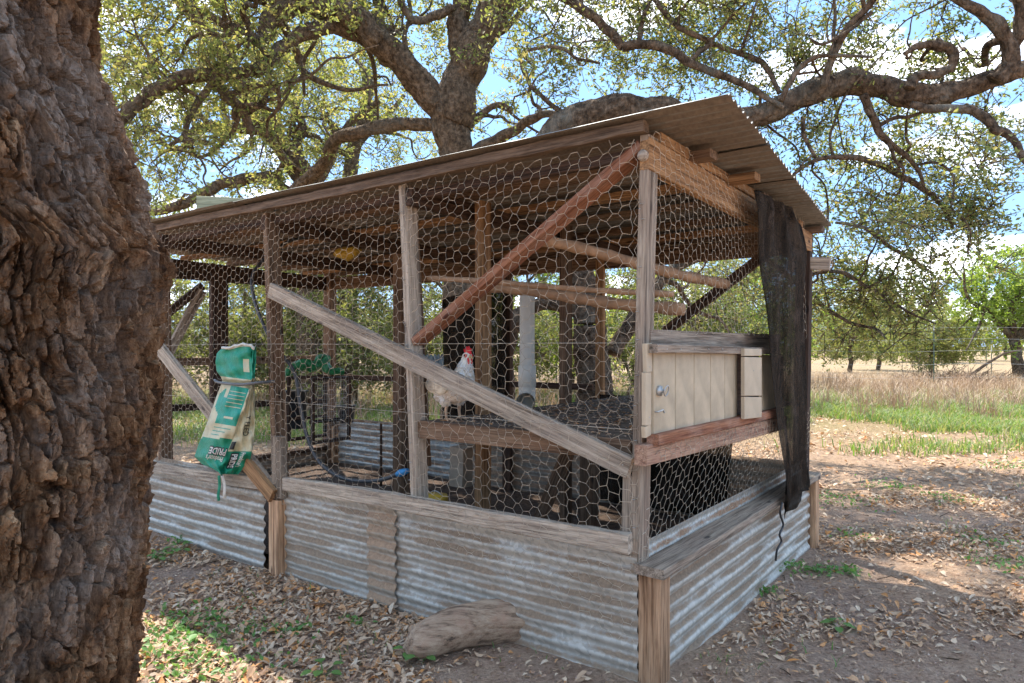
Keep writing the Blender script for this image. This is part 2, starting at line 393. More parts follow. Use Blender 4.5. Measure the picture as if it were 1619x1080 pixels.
mg = nd(nt, 'ShaderNodeMath', operation='MULTIPLY'); nt.links.new(mr2.outputs[0], mg.inputs[0]); nt.links.new(ramp(nt, n4, [(.35, (.15, .15, .15)), (.55, (.8, .8, .8))]), mg.inputs[1])
c = mixc(nt, mg.outputs[0], c, grs)
dry = ramp(nt, n2, [(.3, (.30, .23, .15)), (.7, (.44, .34, .24))])
mr3 = nd(nt, 'ShaderNodeMapRange'); mr3.inputs['From Min'].default_value = 17; mr3.inputs['From Max'].default_value = 26; nt.links.new(sx.outputs['Y'], mr3.inputs[0])
c = mixc(nt, mr3.outputs[0], c, dry)
c = mixc(nt, .75, c, ramp(nt, n3, [(.32, (.38, .35, .32)), (.56, (1, 1, 1))]), 'MULTIPLY')
nt.links.new(c, b.inputs['Base Color']); b.inputs['Roughness'].default_value = .95; b.inputs['Specular IOR Level'].default_value = .1
ad = nd(nt, 'ShaderNodeMath', operation='ADD'); nt.links.new(n3, ad.inputs[0]); nt.links.new(n5, ad.inputs[1])
bump(nt, b, ad.outputs[0], 1.0, .035)
tag(mesh_np('ground', V, [np.stack([i, i + 1, i + nG + 1, i + nG], -1)], m, smooth=True), kind='structure')

# ================================================================== coop
coop = empty('chicken_coop', C0, RZ)
tag(coop, 'weathered wooden chicken coop with tin roof and chicken wire under the oaks', 'chicken coop')

def frame_mat(p0, p1, n):
    p0 = np.asarray(p0, float); p1 = np.asarray(p1, float)
    x = unit(p1 - p0); n = np.asarray(n, float); z = unit(n - x * (n @ x)); y = np.cross(z, x)
    return x, y, z

def board(name, p0, p1, wd, th, n, mat, parent=None, face=True, seg=None, rough=.0016, round_=.003, w1=None, label=None):
    """board whose front face's centre line runs p0->p1 (outward normal n); mesh local x runs along it"""
    p0 = np.asarray(p0, float); p1 = np.asarray(p1, float)
    x, y, z = frame_mat(p0, p1, n); Ln = np.linalg.norm(p1 - p0)
    seg = seg or max(2, int(Ln / .09)); w1 = wd if w1 is None else w1
    c = min(round_, th * .3, wd * .3)
    prof = lambda W: np.array([(-W / 2 + c, 0), (W / 2 - c, 0), (W / 2, -c), (W / 2, -th + c), (W / 2 - c, -th), (-W / 2 + c, -th), (-W / 2, -th + c), (-W / 2, -c)])
    xs = np.linspace(0, Ln, seg + 1)
    V = []; ph = rng.random(4) * 6.28
    for q in xs:
        W = wd + (w1 - wd) * q / Ln
        pr = prof(W) + (rng.random((8, 2)) - .5) * rough
        bow = np.array([math.sin(q * 2.1 + ph[0]), math.sin(q * 1.7 + ph[1])]) * rough * 1.3 * min(1, Ln)
        pr = pr + bow
        V.append(np.column_stack([np.full(8, q), pr]))
    V = np.vstack(V)
    if not face: V[:, 2] += th / 2
    i = (np.arange(seg)[:, None] * 8); j = np.arange(8)[None]; k = (j + 1) % 8
    Fq = np.stack([i + j, i + 8 + j, i + 8 + k, i + k], -1).reshape(-1, 4)[:, ::-1]
    caps = np.array([np.arange(8), seg * 8 + np.arange(8)[::-1]])
    o = mesh_np(name, V, [Fq, caps], mat, parent)
    o.matrix_local = Matrix(((x[0], y[0], z[0], p0[0]), (x[1], y[1], z[1], p0[1]), (x[2], y[2], z[2], p0[2]), (0, 0, 0, 1)))
    if label: o['label'] = label
    return o
FN = (0, -1, 0); SN = (1, 0, 0)
def fboard(name, a, b_, wd, th, mat, y=0., **k): return board(name, F(*a, y), F(*b_, y), wd, th, FN, mat, coop, **k)
def sboard(name, a, b_, wd, th, mat, x=0., **k): return board(name, S(*a, x), S(*b_, x), wd, th, SN, mat, coop, **k)

# uprights of the front wall (2x4s set edge on)
fboard('post', (1020, 213), (1003, 893), .038, .089, W_GREY)
fboard('stud', (634, 293), (655, 798), .038, .089, W_PALE)
board('stud', F(636, 300, .092), F(659, 740, .092), .042, .089, FN, W_BROWN, coop)
fboard('post', (418, 337), (434, 765), .040, .089, W_BROWN)
board('post', (-3.66, 0, .50), (-3.70, 0, 2.08), .038, .089, FN, W_BROWN, coop)
board('post', (-4.86, 0, .0), (-4.86, 0, 2.08), .089, .089, FN, W_BROWN, coop)
fboard('stud', (992, 752), (989, 862), .040, .036, W_PALE, y=-.002)
# 4x4 ground posts
board('ground_post', (.047, -.004, -.05), (.047, -.004, .435), .092, .089, FN, W_POST, coop, label='yellow treated square post at the near corner')
p = F(433, 905, -.055); board('ground_post', (p[0], -.055, -.05), (p[0] - .005, -.055, .43), .090, .089, FN, W_POST, coop)
board('post', (p[0] + .01, -.045, .44), (p[0], -.045, .79), .085, .05, FN, W_GREY, coop)
p2 = S(1270, 850, .09); board('ground_post', (.048, 2.40, -.05), (.048, 2.40, .45), .089, .089, FN, W_POST, coop)
board('ground_post', (-4.80, 2.40, -.05), (-4.80, 2.40, .45), .089, .089, FN, W_POST, coop)
# sill boards of the front wall
a, c_ = F(432, 764, -.04), F(994, 858, -.04)
board('sill_board', a, c_, .075, .040, FN, W_PALE, coop, rough=.006)
board('sill_board', F(235, 737, -.04), F(411, 763, -.04), .070, .040, FN, W_PALE, coop, rough=.006)
board('sill_board', (-4.9, -.04, a[2] - .0), F(233, 737, -.04), .07, .04, FN, W_PALE, coop)
# diagonal braces on the outside
fboard('brace', (426, 460), (994, 741), .085, .036, W_PALE, y=-.040, rough=.004)
fboard('brace', (212, 500), (422, 775), .088, .036, W_PALE, y=-.040, rough=.005)
board('brace', F(374, 718, -.078), F(428, 785, -.078), .085, .032, FN, W_ORANGE, coop)
# red stained brace inside the wire: two members
fboard('brace', (652, 541), (1012, 227), .040, .089, W_RED, y=.006, label='red stained diagonal brace in the front bay')
# top beam under the roof edge
zf = 2.135
board('top_beam', (-4.95, -.045, 2.118), (.04, -.045, 2.134), .045, .045, FN, W_FASC, coop, rough=.005)
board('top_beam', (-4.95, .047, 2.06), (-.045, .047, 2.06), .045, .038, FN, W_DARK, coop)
# rafters
zr = 2.095
for k, x in enumerate((.005, -1.25, -2.46, -3.66, -4.88)):
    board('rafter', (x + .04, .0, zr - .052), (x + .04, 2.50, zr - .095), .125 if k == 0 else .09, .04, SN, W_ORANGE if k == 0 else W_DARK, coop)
board('rafter', (.052, .10, 2.128), (.052, 1.45, 2.104), .042, .035, SN, W_ORANGE, coop)
for k, y in enumerate((.42, .88, 1.33, 1.82, 2.2, 2.47)):
    x1 = (.14, .18, .09, .06, .05, .12)[k]
    zz = 2.128 - .018 * y
    board('purlin', (-4.95, y, zz - .024), (x1, y, zz - .024), .089, .036, (0, 0, -1), (W_BROWN, W_ORANGE, W_FASC)[k % 3], coop, seg=30)
# round end of pole at near corner
acc = Acc(); q = S(1053, 258, .03); tube(acc, [(.022, -.022, q[2] - .01), (.022, -.012, q[2] - .01), (.022, .05, q[2] - .012)], [.014, .022, .024], 12, True)
acc.obj('pole_end', W_PALE, coop, True)
# far right stub of beam sticking out beyond the curtain
q = S(1293, 392, .1); board('beam_stub', (-.1, 2.46, q[2] - .08), (.16, 2.46, q[2] - .10), .085, .04, (0, -1, 0), W_PALE, coop)

# --- roof sheets: corrugations run along the coop, four lapped sheets
def corr_sheet(name, org, xdir, wdir, Ln, Wd, amp, pitch, mat, parent, nseg=20, clipw=None, jit=.0015, end1=None, phase=0.):
    """mesh: local x along ridges, z across; stands in plane x-z, relief on y"""
    nz_ = int(Wd / pitch * 10) + 1
    zs = np.linspace(0, Wd, nz_); xs = np.linspace(0, 1, nseg + 1)
    X, Z = np.meshgrid(xs, zs)
    L1 = Ln if end1 is None else Ln + (end1 - Ln) * (Z / Wd)
    X = X * L1
    dent = (fbm(X * 2.2 + phase * 9, Z * 5, 31, 3) - .5) * jit * 6
    Y = amp * np.sin(2 * math.pi * Z / pitch + phase) + dent
    V = np.stack([X, Y, Z], -1).reshape(-1, 3)
    nx = nseg + 1
    i = (np.arange(nz_ - 1)[:, None] * nx + np.arange(nseg)[None]).ravel()
    Fq = np.stack([i, i + 1, i + nx + 1, i + nx], -1)
    # thickness: a second skin 1.2 mm behind
    V2 = V.copy(); V2[:, 1] += .0012; n0 = len(V)
    x = unit(xdir); z = unit(np.asarray(wdir) - x * (np.asarray(wdir) @ x)); y = np.cross(z, x)
    o = mesh_np(name, np.vstack([V, V2]), [Fq, Fq[:, ::-1] + n0], mat, parent, True)
    o.matrix_local = Matrix(((x[0], y[0], z[0], org[0]), (x[1], y[1], z[1], org[1]), (x[2], y[2], z[2], org[2]), (0, 0, 0, 1)))
    return o
ys = [-.085, .56, 1.20, 1.83]
xr = lambda y: .37 - .085 * y
for k, y0 in enumerate(ys):
    y1 = y0 + .70 if k < 3 else 2.57
    for seg_, (xa, xb) in enumerate(((-5.1, -2.62), (-2.70, None))):
        o = corr_sheet('roof_sheet', (xa, y0, 2.163 - .018 * y0 - .004 * k + .004 * seg_ + .01), (1, 0, 0), (0, 1, -.018), (xb or xr(y0)) - xa, y1 - y0, .0085, .068,
                   TIN_ROOF, coop, 14, end1=(xb or xr(y1)) - xa, phase=k * .7 + seg_)
# --- tin siding
def siding(px0, px1, ztop, zb, y, mat, ph=0., xa=None, xb=None):
    x0 = xa if xa is not None else F(px0, 900, y)[0]; x1 = xb if xb is not None else F(px1, 900, y)[0]
    return corr_sheet('tin_panel', (x0, y, zb), (1, 0, 0), (0, 0, 1), x1 - x0, ztop - zb, .0085, .068, mat, coop, 26, phase=ph)
siding(None, None, .535, -.03, -.004, TIN, .4, xa=F(450, 900)[0], xb=-.0)
siding(None, None, .52, -.02, -.018, TIN_RUST, .4, xa=F(586, 900)[0], xb=F(630, 900)[0])
siding(None, None, .535, -.02, -.004, TIN, 1.1, xa=-4.86, xb=F(420, 900)[0])
# end and back walls of tin
def siding_dir(org, xdir, Ln, h, mat, ph=0): return corr_sheet('tin_panel', org, xdir, (0, 0, 1), Ln, h, .0085, .068, mat, coop, 22, phase=ph)
siding_dir((.055, .09, -.04), (0, 1, 0), 2.27, .435, TIN, .9)
siding_dir((-.012, .03, .36), (0, 1, 0), 2.4, .185, TIN_CLEAN, .2)
siding_dir((-3.05, 2.47, -.02), (1, 0, 0), 3.05, .55, TIN_RUST, .2)
siding_dir((-4.84, 2.475, -.02), (1, 0, 0), 1.82, .56, TIN_CLEAN, 1.2)
siding_dir((-4.86, .03, -.02), (0, 1, 0), 2.4, .22, TIN_RUST, 0)
# cap board along the right hand side of the lower wall
board('cap_board', (.048, -.02, .475), (.048, 2.44, .475), .125, .038, (0, 0, 1), W_GREY, coop, rough=.004)
board('cap_board', (-4.86, .03, .24), (-4.86, 2.44, .24), .09, .038, (0, 0, 1), W_DARK, coop)
# side wall framing seen through / around the door
sboard('rail', (1030, 538), (1232, 541), .088, .036, W_GREY, x=.030)
sboard('door_ledger', (1040, 552), (1232, 555), .034, .045, W_GREY, x=.110)
sboard('door_ledger', (1042, 697), (1240, 650), .042, .050, W_RED, x=.105, label='red stained ledge under the cream door')
sboard('rail', (1024, 722), (1244, 667), .075, .05, W_PINK, x=.085, label='pinkish rail under the red ledge')
board('post', (-.02, 2.42, .45), (-.0, 2.45, 2.07), .089, .08, FN, W_DARK, coop)
# door: tongue boards, each its own piece
door = empty('door'); door.parent = coop; door.location = (0, 0, 0)
door['label'] = 'cream painted door of upright grooved boards'
gx_ = [1034, 1068.5, 1098, 1124, 1146.5, 1161, 1166]
def vboard(parent, pxa, pxb, ya, yb, x, th, mat, name='board', gap=.0030):
    """upright board on the side wall between two pixel columns; top/bottom edges follow (px,py) lines ya, yb"""
    lt = lambda line, px: line[0][1] + (line[1][1] - line[0][1]) * (px - line[0][0]) / (line[1][0] - line[0][0])
    A, B = S(pxa, lt(ya, pxa), x), S(pxb, lt(ya, pxb), x); C, D = S(pxa, lt(yb, pxa), x), S(pxb, lt(yb, pxb), x)
    ylo, yhi = A[1] + gap, B[1] - gap; bv = .0025
    def ring(xx, ins): return [(xx, ylo + ins, C[2] + ins), (xx, yhi - ins, D[2] + ins), (xx, yhi - ins, B[2] - ins), (xx, ylo + ins, A[2] - ins)]
    V = np.array(ring(x, bv) + ring(x - bv, 0) + ring(x - th, 0)); mid = V.mean(0)
    Fq = [(0, 1, 2, 3), (11, 10, 9, 8)]
    for r in (0, 4):
        for k in range(4): Fq.append((r + k, r + 4 + k, r + 4 + (k + 1) % 4, r + (k + 1) % 4))
    o = mesh_np(name, V - mid, [np.array(Fq)], mat, parent); o.location = mid
    return o
TOPL = ((1034, 556), (1232, 562)); BOTL = ((1034, 688), (1232, 644))
for k in range(6): vboard(door, gx_[k], gx_[k + 1], TOPL, BOTL, .078, .014, CREAM)
mesh_np('door_backing', np.array([S(1036, 560, .06), S(1166, 562, .06), S(1166, 646, .06), S(1036, 684, .06)]), [np.array([[0, 1, 2, 3]])], CREAM, door)
board('gap_shade_panel', S(1160, 602, .0), S(1200, 602, .0), .34, .01, SN, W_DARK, coop, seg=2)  # added dark board, stands in for the shade in the gap beside the door
# side stiles and the batten
for (a1, b1) in (((1027, 543), (1028, 588)), ((1026, 589), (1026, 672)), ((1025, 673), (1026, 690))):
    board('stile', S(*a1, .075), S(*b1, .075), .050, .018, SN, CREAM_P, coop, rough=.001)
for (y0_, y1_) in ((551, 563), (564.5, 626), (627.5, 663)):
    vboard(coop, 1178, 1205, ((1178, y0_), (1205, y0_ + .5)), ((1178, y1_), (1205, y1_ - (3 if y1_ > 640 else 0))), .126, .018, CREAM_P, 'batten', 0)
vboard(coop, 1206, 1240, ((1206, 561), (1240, 562)), ((1206, 650), (1240, 642)), .072, .014, CREAM, 'side_panel')
# knob with ring and hook
q = S(1044, 618, .085)
acc = Acc(); tube(acc, [q + (-.01, 0, 0), q + (.004, 0, 0), q + (.006, 0, 0), q + (.02, .004, 0)], [.02, .02, .008, .006], 14, True)
th = np.linspace(0, 2 * math.pi, 25); ring_ = q + np.array([.02, .014, 0]) + np.stack([.004 * np.sin(th), .019 * np.cos(th), .019 * np.sin(th)], -1)
acc.obj('knob_plate', GALV, door, True); acc = Acc(); tube(acc, ring_, .0028, 6, ref=np.array([1., 0, 0])); acc.obj('pull_ring', GALV, door, True)
q = S(1036, 651, .085); q2 = S(1049, 648, .092)
acc = Acc(); tube(acc, [q, q + (.012, .0, 0), (q + q2) / 2 + (.012, 0, .002), q2 + (.0, 0, .0), q2 + (.004, .004, -.012)], .0035, 6, True); acc.obj('hook', GALV, door, True)
# nail heads
acc = Acc()
def nail(p, n=(1, 0, 0), r=.0028): tube(acc, [np.asarray(p) - np.asarray(n) * .002, np.asarray(p) + np.asarray(n) * .0012], r, 6, True)
for a_ in ((1029, 555), (1027, 660), (1028, 580)): nail(S(*a_, .075))
for a_ in ((1183, 555), (1200, 556), (1192, 586), (1199, 598), (1182, 657), (1200, 655)): nail(S(*a_, .126))
for px in range(1055, 1180, 22): nail(S(px, 552, .110)); 
for px in range(1050, 1170, 30): nail(S(px, 690 - (px - 1050) * .24, .105))
for a_ in ((1005, 560), (1001, 700), (1012, 330), (1008, 440), (1003, 820)): nail(F(*a_, 0), (0, -1, 0))
for a_ in ((640, 574), (655, 582), (430, 462), (985, 735), (700, 600)): nail(F(*a_, -.04), (0, -1, 0))
for (pa, pb) in (((1014, 230), (999, 860)), ((631, 310), (650, 780)), ((417, 360), (432, 740))):
    for k in range(13):
        t = (k + .5) / 13 + rng.normal() * .015; q = F(pa[0] + (pb[0] - pa[0]) * t + 2, pa[1] + (pb[1] - pa[1]) * t, -.004); q = q + (rng.normal() * .006, 0, 0)
        tube(acc, [q + (-.007, .004, 0), q + (-.006, -.003, .001), q + (.006, -.003, .002), q + (.007, .004, .001)], .0013, 4)
acc.obj('nail_heads', GALV, coop)['kind'] = 'stuff'

# interior: raised shelf floor, perches, uprights
zs_ = .945
sh = board('shelf_floor', (-1.16, 1.22, zs_), (-.045, 1.22, zs_), 2.36, .02, (0, 0, 1), W_SHELF, coop, seg=14)
for k in range(5):
    pass
board('shelf_joist', (-1.22, .03, zs_ - .045), (-.05, .03, zs_ - .045), .085, .038, FN, W_BROWN, coop)
board('shelf_joist', (-1.20, .07, zs_ - .05), (-1.20, 2.40, zs_ - .05), .075, .038, (-1, 0, 0), W_BROWN, coop)
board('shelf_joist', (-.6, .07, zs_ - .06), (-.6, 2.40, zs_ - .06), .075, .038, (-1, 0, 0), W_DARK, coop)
q = H(763, 655, zs_); board('stud', (q[0], q[1] - .04, zs_ - .9), (q[0], q[1] - .04, 2.08), .045, .089, FN, W_ORANGE, coop)
board('stud', (-1.17, 1.3, 0), (-1.17, 1.3, 2.08), .045, .089, FN, W_BROWN, coop)
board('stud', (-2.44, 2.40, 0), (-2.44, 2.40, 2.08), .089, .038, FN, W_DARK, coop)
board('stud', (-3.66, 2.40, 0), (-3.66, 2.40, 2.08), .089, .038, FN, W_BROWN, coop)
board('stud', (-4.84, 2.38, 0), (-4.84, 2.38, 2.08), .11, .089, FN, W_BROWN, coop)
board('stud', (-1.52, 2.40, .9), (-1.52, 2.40, 2.08), .07, .038, FN, W_ORANGE, coop)
board('stud', (-4.84, 1.16, 0), (-4.84, 1.16, 2.06), .16, .06, (1, 0, 0), W_DARK, coop)
board('stud', (-2.5, 1.15, 0), (-2.5, 1.15, 2.08), .09, .09, FN, W_BROWN, coop)
board('stud', (-1.0, 1.3, 0), (-1.0, 1.3, .9), .09, .09, FN, W_BROWN, coop)
board('brace', (-1.15, .8, .05), (-.75, .8, .88), .07, .038, FN, W_BROWN, coop)
board('brace', F(1050, 525, 2.42), F(1212, 399, 2.42), .07, .038, FN, W_DARK, coop)
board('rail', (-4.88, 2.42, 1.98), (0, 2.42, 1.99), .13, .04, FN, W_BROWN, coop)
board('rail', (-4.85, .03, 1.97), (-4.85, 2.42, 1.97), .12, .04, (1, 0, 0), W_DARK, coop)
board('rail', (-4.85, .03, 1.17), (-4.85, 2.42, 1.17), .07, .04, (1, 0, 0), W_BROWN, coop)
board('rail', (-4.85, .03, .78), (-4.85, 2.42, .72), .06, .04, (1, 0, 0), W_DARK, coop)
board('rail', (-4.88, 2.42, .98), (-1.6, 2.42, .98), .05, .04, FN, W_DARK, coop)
board('brace', S(322, 460, -4.80), S(240, 612, -4.80), .08, .038, SN, W_GREY, coop)
board('brace', S(322, 452, -4.82), S(262, 500, -4.82), .07, .038, SN, W_DARK, coop)
def perch(p0, p1, r, mat, nm='perch'):
    P = np.array([p0 + (p1 - p0) * t for t in np.linspace(0, 1, 9)]); P[:, 2] += np.sin(np.linspace(0, 7, 9)) * r * .25
    ac = Acc(); Pc, R = catmull(P, np.full(9, r), 4); R = R * (1 + .12 * np.sin(np.arange(len(R)) * 1.3)); tube(ac, Pc, R, 10, True)
    return ac.obj(nm, mat, coop, True)
BARKY = plain('debarked_branch', (0.336, 0.208, 0.128), .8, 0, .35, 16, .004, 30)
perch(F(678, 440, .13), S(1066, 466, -.04), .014, BARKY)
perch(F(765, 453, .46), S(1082, 491, -.04), .030, BARKY)
perch(F(850, 378, .10), S(1150, 451, -.04), .026, BARKY)

# --- chicken wire
def hexwire(name, fmap, x0, x1, z0, z1, du=.0465, dz=.053, r=.0008, mat=WIRE, jit=.0085, keep=None, parent=coop, strands=(), seed=1, ns=3):
    R = np.random.default_rng(seed)
    nx = int((x1 - x0) / du) + 2; nz_ = int((z1 - z0) / dz) + 2
    # vertices per column boundary: flat-topped hexagons, column spacing du
    ids = {}; P = []
    def vid(i, j2, side):            # key on lattice
        key = (i, j2, side)
        if key not in ids:
            ids[key] = len(P)
            x = x0 + i * du + (du * .33 if side else -du * .33); z = z0 + j2 * dz / 2
            P.append((x + R.normal() * jit * .5, z + R.normal() * jit * .5))
        return ids[key]
    E = []; TW = []
    for i in range(nx):
        for j in range(nz_):
            j2 = 2 * j + (i % 2)
            a, b_ = vid(i, j2, 0), vid(i, j2, 1)     # the horizontal twist
            TW.append((a, b_))
            if i + 1 < nx:
                for dj in (-1, 1):
                    if 0 <= j2 + dj <= 2 * nz_: E.append((b_, vid(i + 1, j2 + dj, 0)))
    P = np.array(P); E = np.array(E); TW = np.array(TW)
    # slow drift so the rows are not ruled lines
    P[:, 1] += (fbm(P[:, 0] * .8, P[:, 1] * .8, seed + 5, 2) - .5) * .05
    P[:, 0] += (fbm(P[:, 0] * 1.1, P[:, 1] * 1.1, seed + 8, 2) - .5) * .05
    acc_ = Acc()
    for EE, rr in ((E, r), (TW, r * 1.7)):
        A = P[EE[:, 0]]; B = P[EE[:, 1]]; M = (A + B) / 2
        ok = (M[:, 0] > x0) & (M[:, 0] < x1) & (M[:, 1] > z0) & (M[:, 1] < z1)
        if keep is not None: ok &= keep(M[:, 0], M[:, 1])
        A, B = A[ok], B[ok]
        A3 = fmap(A[:, 0], A[:, 1]); B3 = fmap(B[:, 0], B[:, 1])
        d = unit(B3 - A3); nrm = fmap(A[:, 0], A[:, 1], True); s = np.cross(d, nrm); n2 = np.cross(s, d)
        rings = []
        for Q in (A3, B3):
            for k in range(ns):
                t = 2 * math.pi * k / ns
                rings.append(Q + rr * (math.cos(t) * s + math.sin(t) * n2))
        V = np.stack(rings, 1); m_ = len(V); V = V.reshape(-1, 3); base = np.arange(m_)[:, None] * 2 * ns
        Fq = np.stack([np.stack([base[:, 0] + k, base[:, 0] + (k + 1) % ns, base[:, 0] + ns + (k + 1) % ns, base[:, 0] + ns + k], -1) for k in range(ns)], 1).reshape(-1, 4)
        acc_.add(V, Fq)
    for z in strands:
        xs = np.linspace(x0, x1, 60); zz = z + (fbm(xs * .8, xs * 0 + z, 4, 2) - .5) * .03
        tube(acc_, fmap(xs, zz), r * 1.3, 4)
    o = acc_.obj(name, mat, parent); return o

def fm_front(x, z, nrm=False):
    if nrm: return np.tile([0., -1, 0], (len(x), 1))
    bow = .010 * np.sin(x * 4.2) * np.sin(z * 3.1) + .012 * (fbm(x * 2.5, z * 2.5, 77, 2) - .5)
    low = np.clip((.50 - z) / .2, 0, 1) * .018
    top = np.clip((z - 1.8) / .3, 0, 1) * .026
    return np.stack([x, -.052 + top - np.abs(bow) * .7 + low, z], -1)
zsk = F(995, 970, -.02)[2]
def keep_front(x, z):
    lowz = .40 - .03 * np.sin(x * 3) - np.clip(x + 1.1, 0, 1) * .22 - .06 * (fbm(x * 4, x * 0, 5, 2) - .5)
    return (z > lowz)
hexwire('chicken_wire', fm_front, -4.9, .0, .12, 2.10, keep=keep_front, strands=(1.315, .985), seed=3)
def fm_side(y, z, nrm=False):
    if nrm: return np.tile([1., 0, 0], (len(y), 1))
    return np.stack([.066 + .008 * np.sin(y * 5) * np.sin(z * 4) - np.clip((.56 - z) / .1, 0, 1) * .03, y, z], -1)
def fm_sidelow(y, z, nrm=False):
    if nrm: return np.tile([1., 0, 0], (len(y), 1))
    return np.stack([np.where(z > .84, .092, .03 + np.clip((z - .6) / .25, 0, 1) * .055) + .005 * np.sin(y * 7 + z * 5), y, z], -1)
hexwire('chicken_wire', fm_side, -.02, 2.25, 1.36, 2.13, seed=5)
hexwire('chicken_wire', fm_sidelow, -.02, 2.42, .50, .93, seed=6)
# wire wrapped round the near corner post
def fm_wrap(x, z, nrm=False):
    if nrm: return np.stack([np.where(x > 0, 1., 0), np.where(x > 0, 0, -1.), 0 * x], -1)
    return np.stack([np.minimum(x, 0) * 1. + .004, np.where(x > 0, x, 0) - .006, z], -1)
hexwire('chicken_wire', fm_wrap, -.03, .10, .40, 2.10, seed=9, mat=WIRE)
def fm_back(x, z, nrm=False):
    if nrm: return np.tile([0., -1, 0], (len(x), 1))
    return np.stack([x, 2.455 + .01 * np.sin(x * 3), z], -1)
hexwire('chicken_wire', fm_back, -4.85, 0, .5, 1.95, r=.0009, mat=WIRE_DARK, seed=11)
def fm_end(y, z, nrm=False):
    if nrm: return np.tile([1., 0, 0], (len(y), 1))
    return np.stack([-4.885 + .01 * np.sin(y * 3), y, z], -1)
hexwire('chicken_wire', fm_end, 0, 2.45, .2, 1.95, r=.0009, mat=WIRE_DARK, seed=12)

# --- black shade cloth
def clothmat():
    m = bpy.data.materials.new('black_shade_cloth'); m.use_nodes = True; nt = m.node_tree
    for n in list(nt.nodes): nt.nodes.remove(n)
    o = nd(nt, 'ShaderNodeOutputMaterial'); d = nd(nt, 'ShaderNodeBsdfPrincipled'); t = nd(nt, 'ShaderNodeBsdfTransparent'); mx = nd(nt, 'ShaderNodeMixShader')
    tc = nd(nt, 'ShaderNodeTexCoord')
    n1 = noise(nt, tc.outputs['Object'], 1, 6, .6, (9, 9, 1.6)); n2 = noise(nt, tc.outputs['Object'], 1, 6, .6, (150, 150, 14)); n3 = noise(nt, tc.outputs['Object'], 7, 5, .6)
    c = ramp(nt, n1, [(.38, (.014, .011, .009)), (.70, (.068, .053, .043))])
    c = mixc(nt, .5, c, ramp(nt, n2, [(.3, (.35, .35, .35)), (.7, (1.3, 1.3, 1.3))]), 'MULTIPLY')
    c = mixc(nt, ramp(nt, n3, [(.56, (0, 0, 0)), (.75, (.5, .5, .5))]), c, (.15, .11, .085))
    nt.links.new(c, d.inputs['Base Color']); d.inputs['Roughness'].default_value = .95; d.inputs['Specular IOR Level'].default_value = .04
    hl = ramp(nt, n2, [(.38, (.34, .34, .34)), (.64, (.06, .06, .06))])
    nt.links.new(hl, mx.inputs[0]); nt.links.new(d.outputs[0], mx.inputs[1]); nt.links.new(t.outputs[0], mx.inputs[2]); nt.links.new(mx.outputs[0], o.inputs[0])
    return m
CLOTH = clothmat()
def cloth_side():
    # hem lines traced on the side wall: left edge and right edge as (pixel) polylines
    Lp = [(1192, 300), (1194, 345), (1200, 400), (1205, 470), (1212, 560), (1224, 640), (1231, 720), (1236, 800), (1238, 820)]
    Rp = [(1262, 335), (1278, 356), (1282, 400), (1280, 470), (1281, 560), (1280, 640), (1283, 700), (1287, 748), (1284, 778)]
    nr, nc = 90, 60
    def interp(pl, t):
        k = t * (len(pl) - 1); i = min(int(k), len(pl) - 2); f = k - i
        return np.array(pl[i]) * (1 - f) + np.array(pl[i + 1]) * f
    V = []
    for r in range(nr + 1):
        t = r / nr; a = S(*interp(Lp, t), .13); b_ = S(*interp(Rp, t), .16)
        for c in range(nc + 1):
            s = c / nc; p = a * (1 - s) + b_ * s
            fold = .020 * math.sin(s * 11 + 1.1 * t) * (.35 + .65 * t) + .010 * math.sin(s * 26 + 3 * t) + .010 * math.sin(t * 17 + s * 4)
            p[0] += fold * (1 + .2 * math.sin(t * 9)) - .05 * (s > .93) * (s - .93) / .07
            if t > .9: p[2] += .018 * math.sin(s * 13) * (t - .9) * 10 + (.05 if s > .55 else 0) * (t - .9) * 10
            V.append(p)
    i = (np.arange(nr)[:, None] * (nc + 1) + np.arange(nc)[None]).ravel()
    o = mesh_np('shade_cloth', np.array(V), [np.stack([i, i + nc + 1, i + nc + 2, i + 1], -1)], CLOTH, None, True)
    for ob in (o,): ob.location = C0; ob.rotation_euler = (0, 0, RZ)
    md = o.modifiers.new('thick', 'SOLIDIFY'); md.thickness = .0015
    return o
tag(cloth_side(), 'black shade cloth hanging in folds from the roof at the right end of the coop', 'shade cloth')
def dark_sheet(quad, name, label, n=30, amp=.015, sd=1):
    q = [np.array(a, float) for a in quad]; V = []
    nrm = unit(np.cross(q[1] - q[0], q[3] - q[0]))
    for r in range(n + 1):
        for c in range(n + 1):
            s, t = c / n, r / n
            p = (q[0] * (1 - s) + q[1] * s) * (1 - t) + (q[3] * (1 - s) + q[2] * s) * t
            V.append(p + nrm * amp * (math.sin(s * 19 + sd) + .5 * math.sin(t * 7 + s * 31)) * (.3 + t))
    i = (np.arange(n)[:, None] * (n + 1) + np.arange(n)[None]).ravel()
    o = mesh_np(name, np.array(V), [np.stack([i, i + n + 1, i + n + 2, i + 1], -1)], CLOTH, None, True)
    o.location = C0; o.rotation_euler = (0, 0, RZ); o.modifiers.new('thick', 'SOLIDIFY').thickness = .0015
    return tag(o, label, 'shade cloth')
dark_sheet([(-1.5, 2.36, .93), (-.42, 2.36, .93), (-.50, 2.36, .1), (-1.5, 2.36, .1)], 'shade_cloth', 'black sheet standing in for the darkness under the shelf at the back wall')  # added black sheet in place of plain shade under the shelf
dark_sheet([(-3.15, 2.36, 1.75), (-2.42, 2.36, 1.85), (-2.42, 2.36, .45), (-3.15, 2.36, .45)], 'shade_cloth', 'black sheet added on the back wall to darken the view behind the hen', sd=3)  # added black sheet, fills in a dark area of the back wall
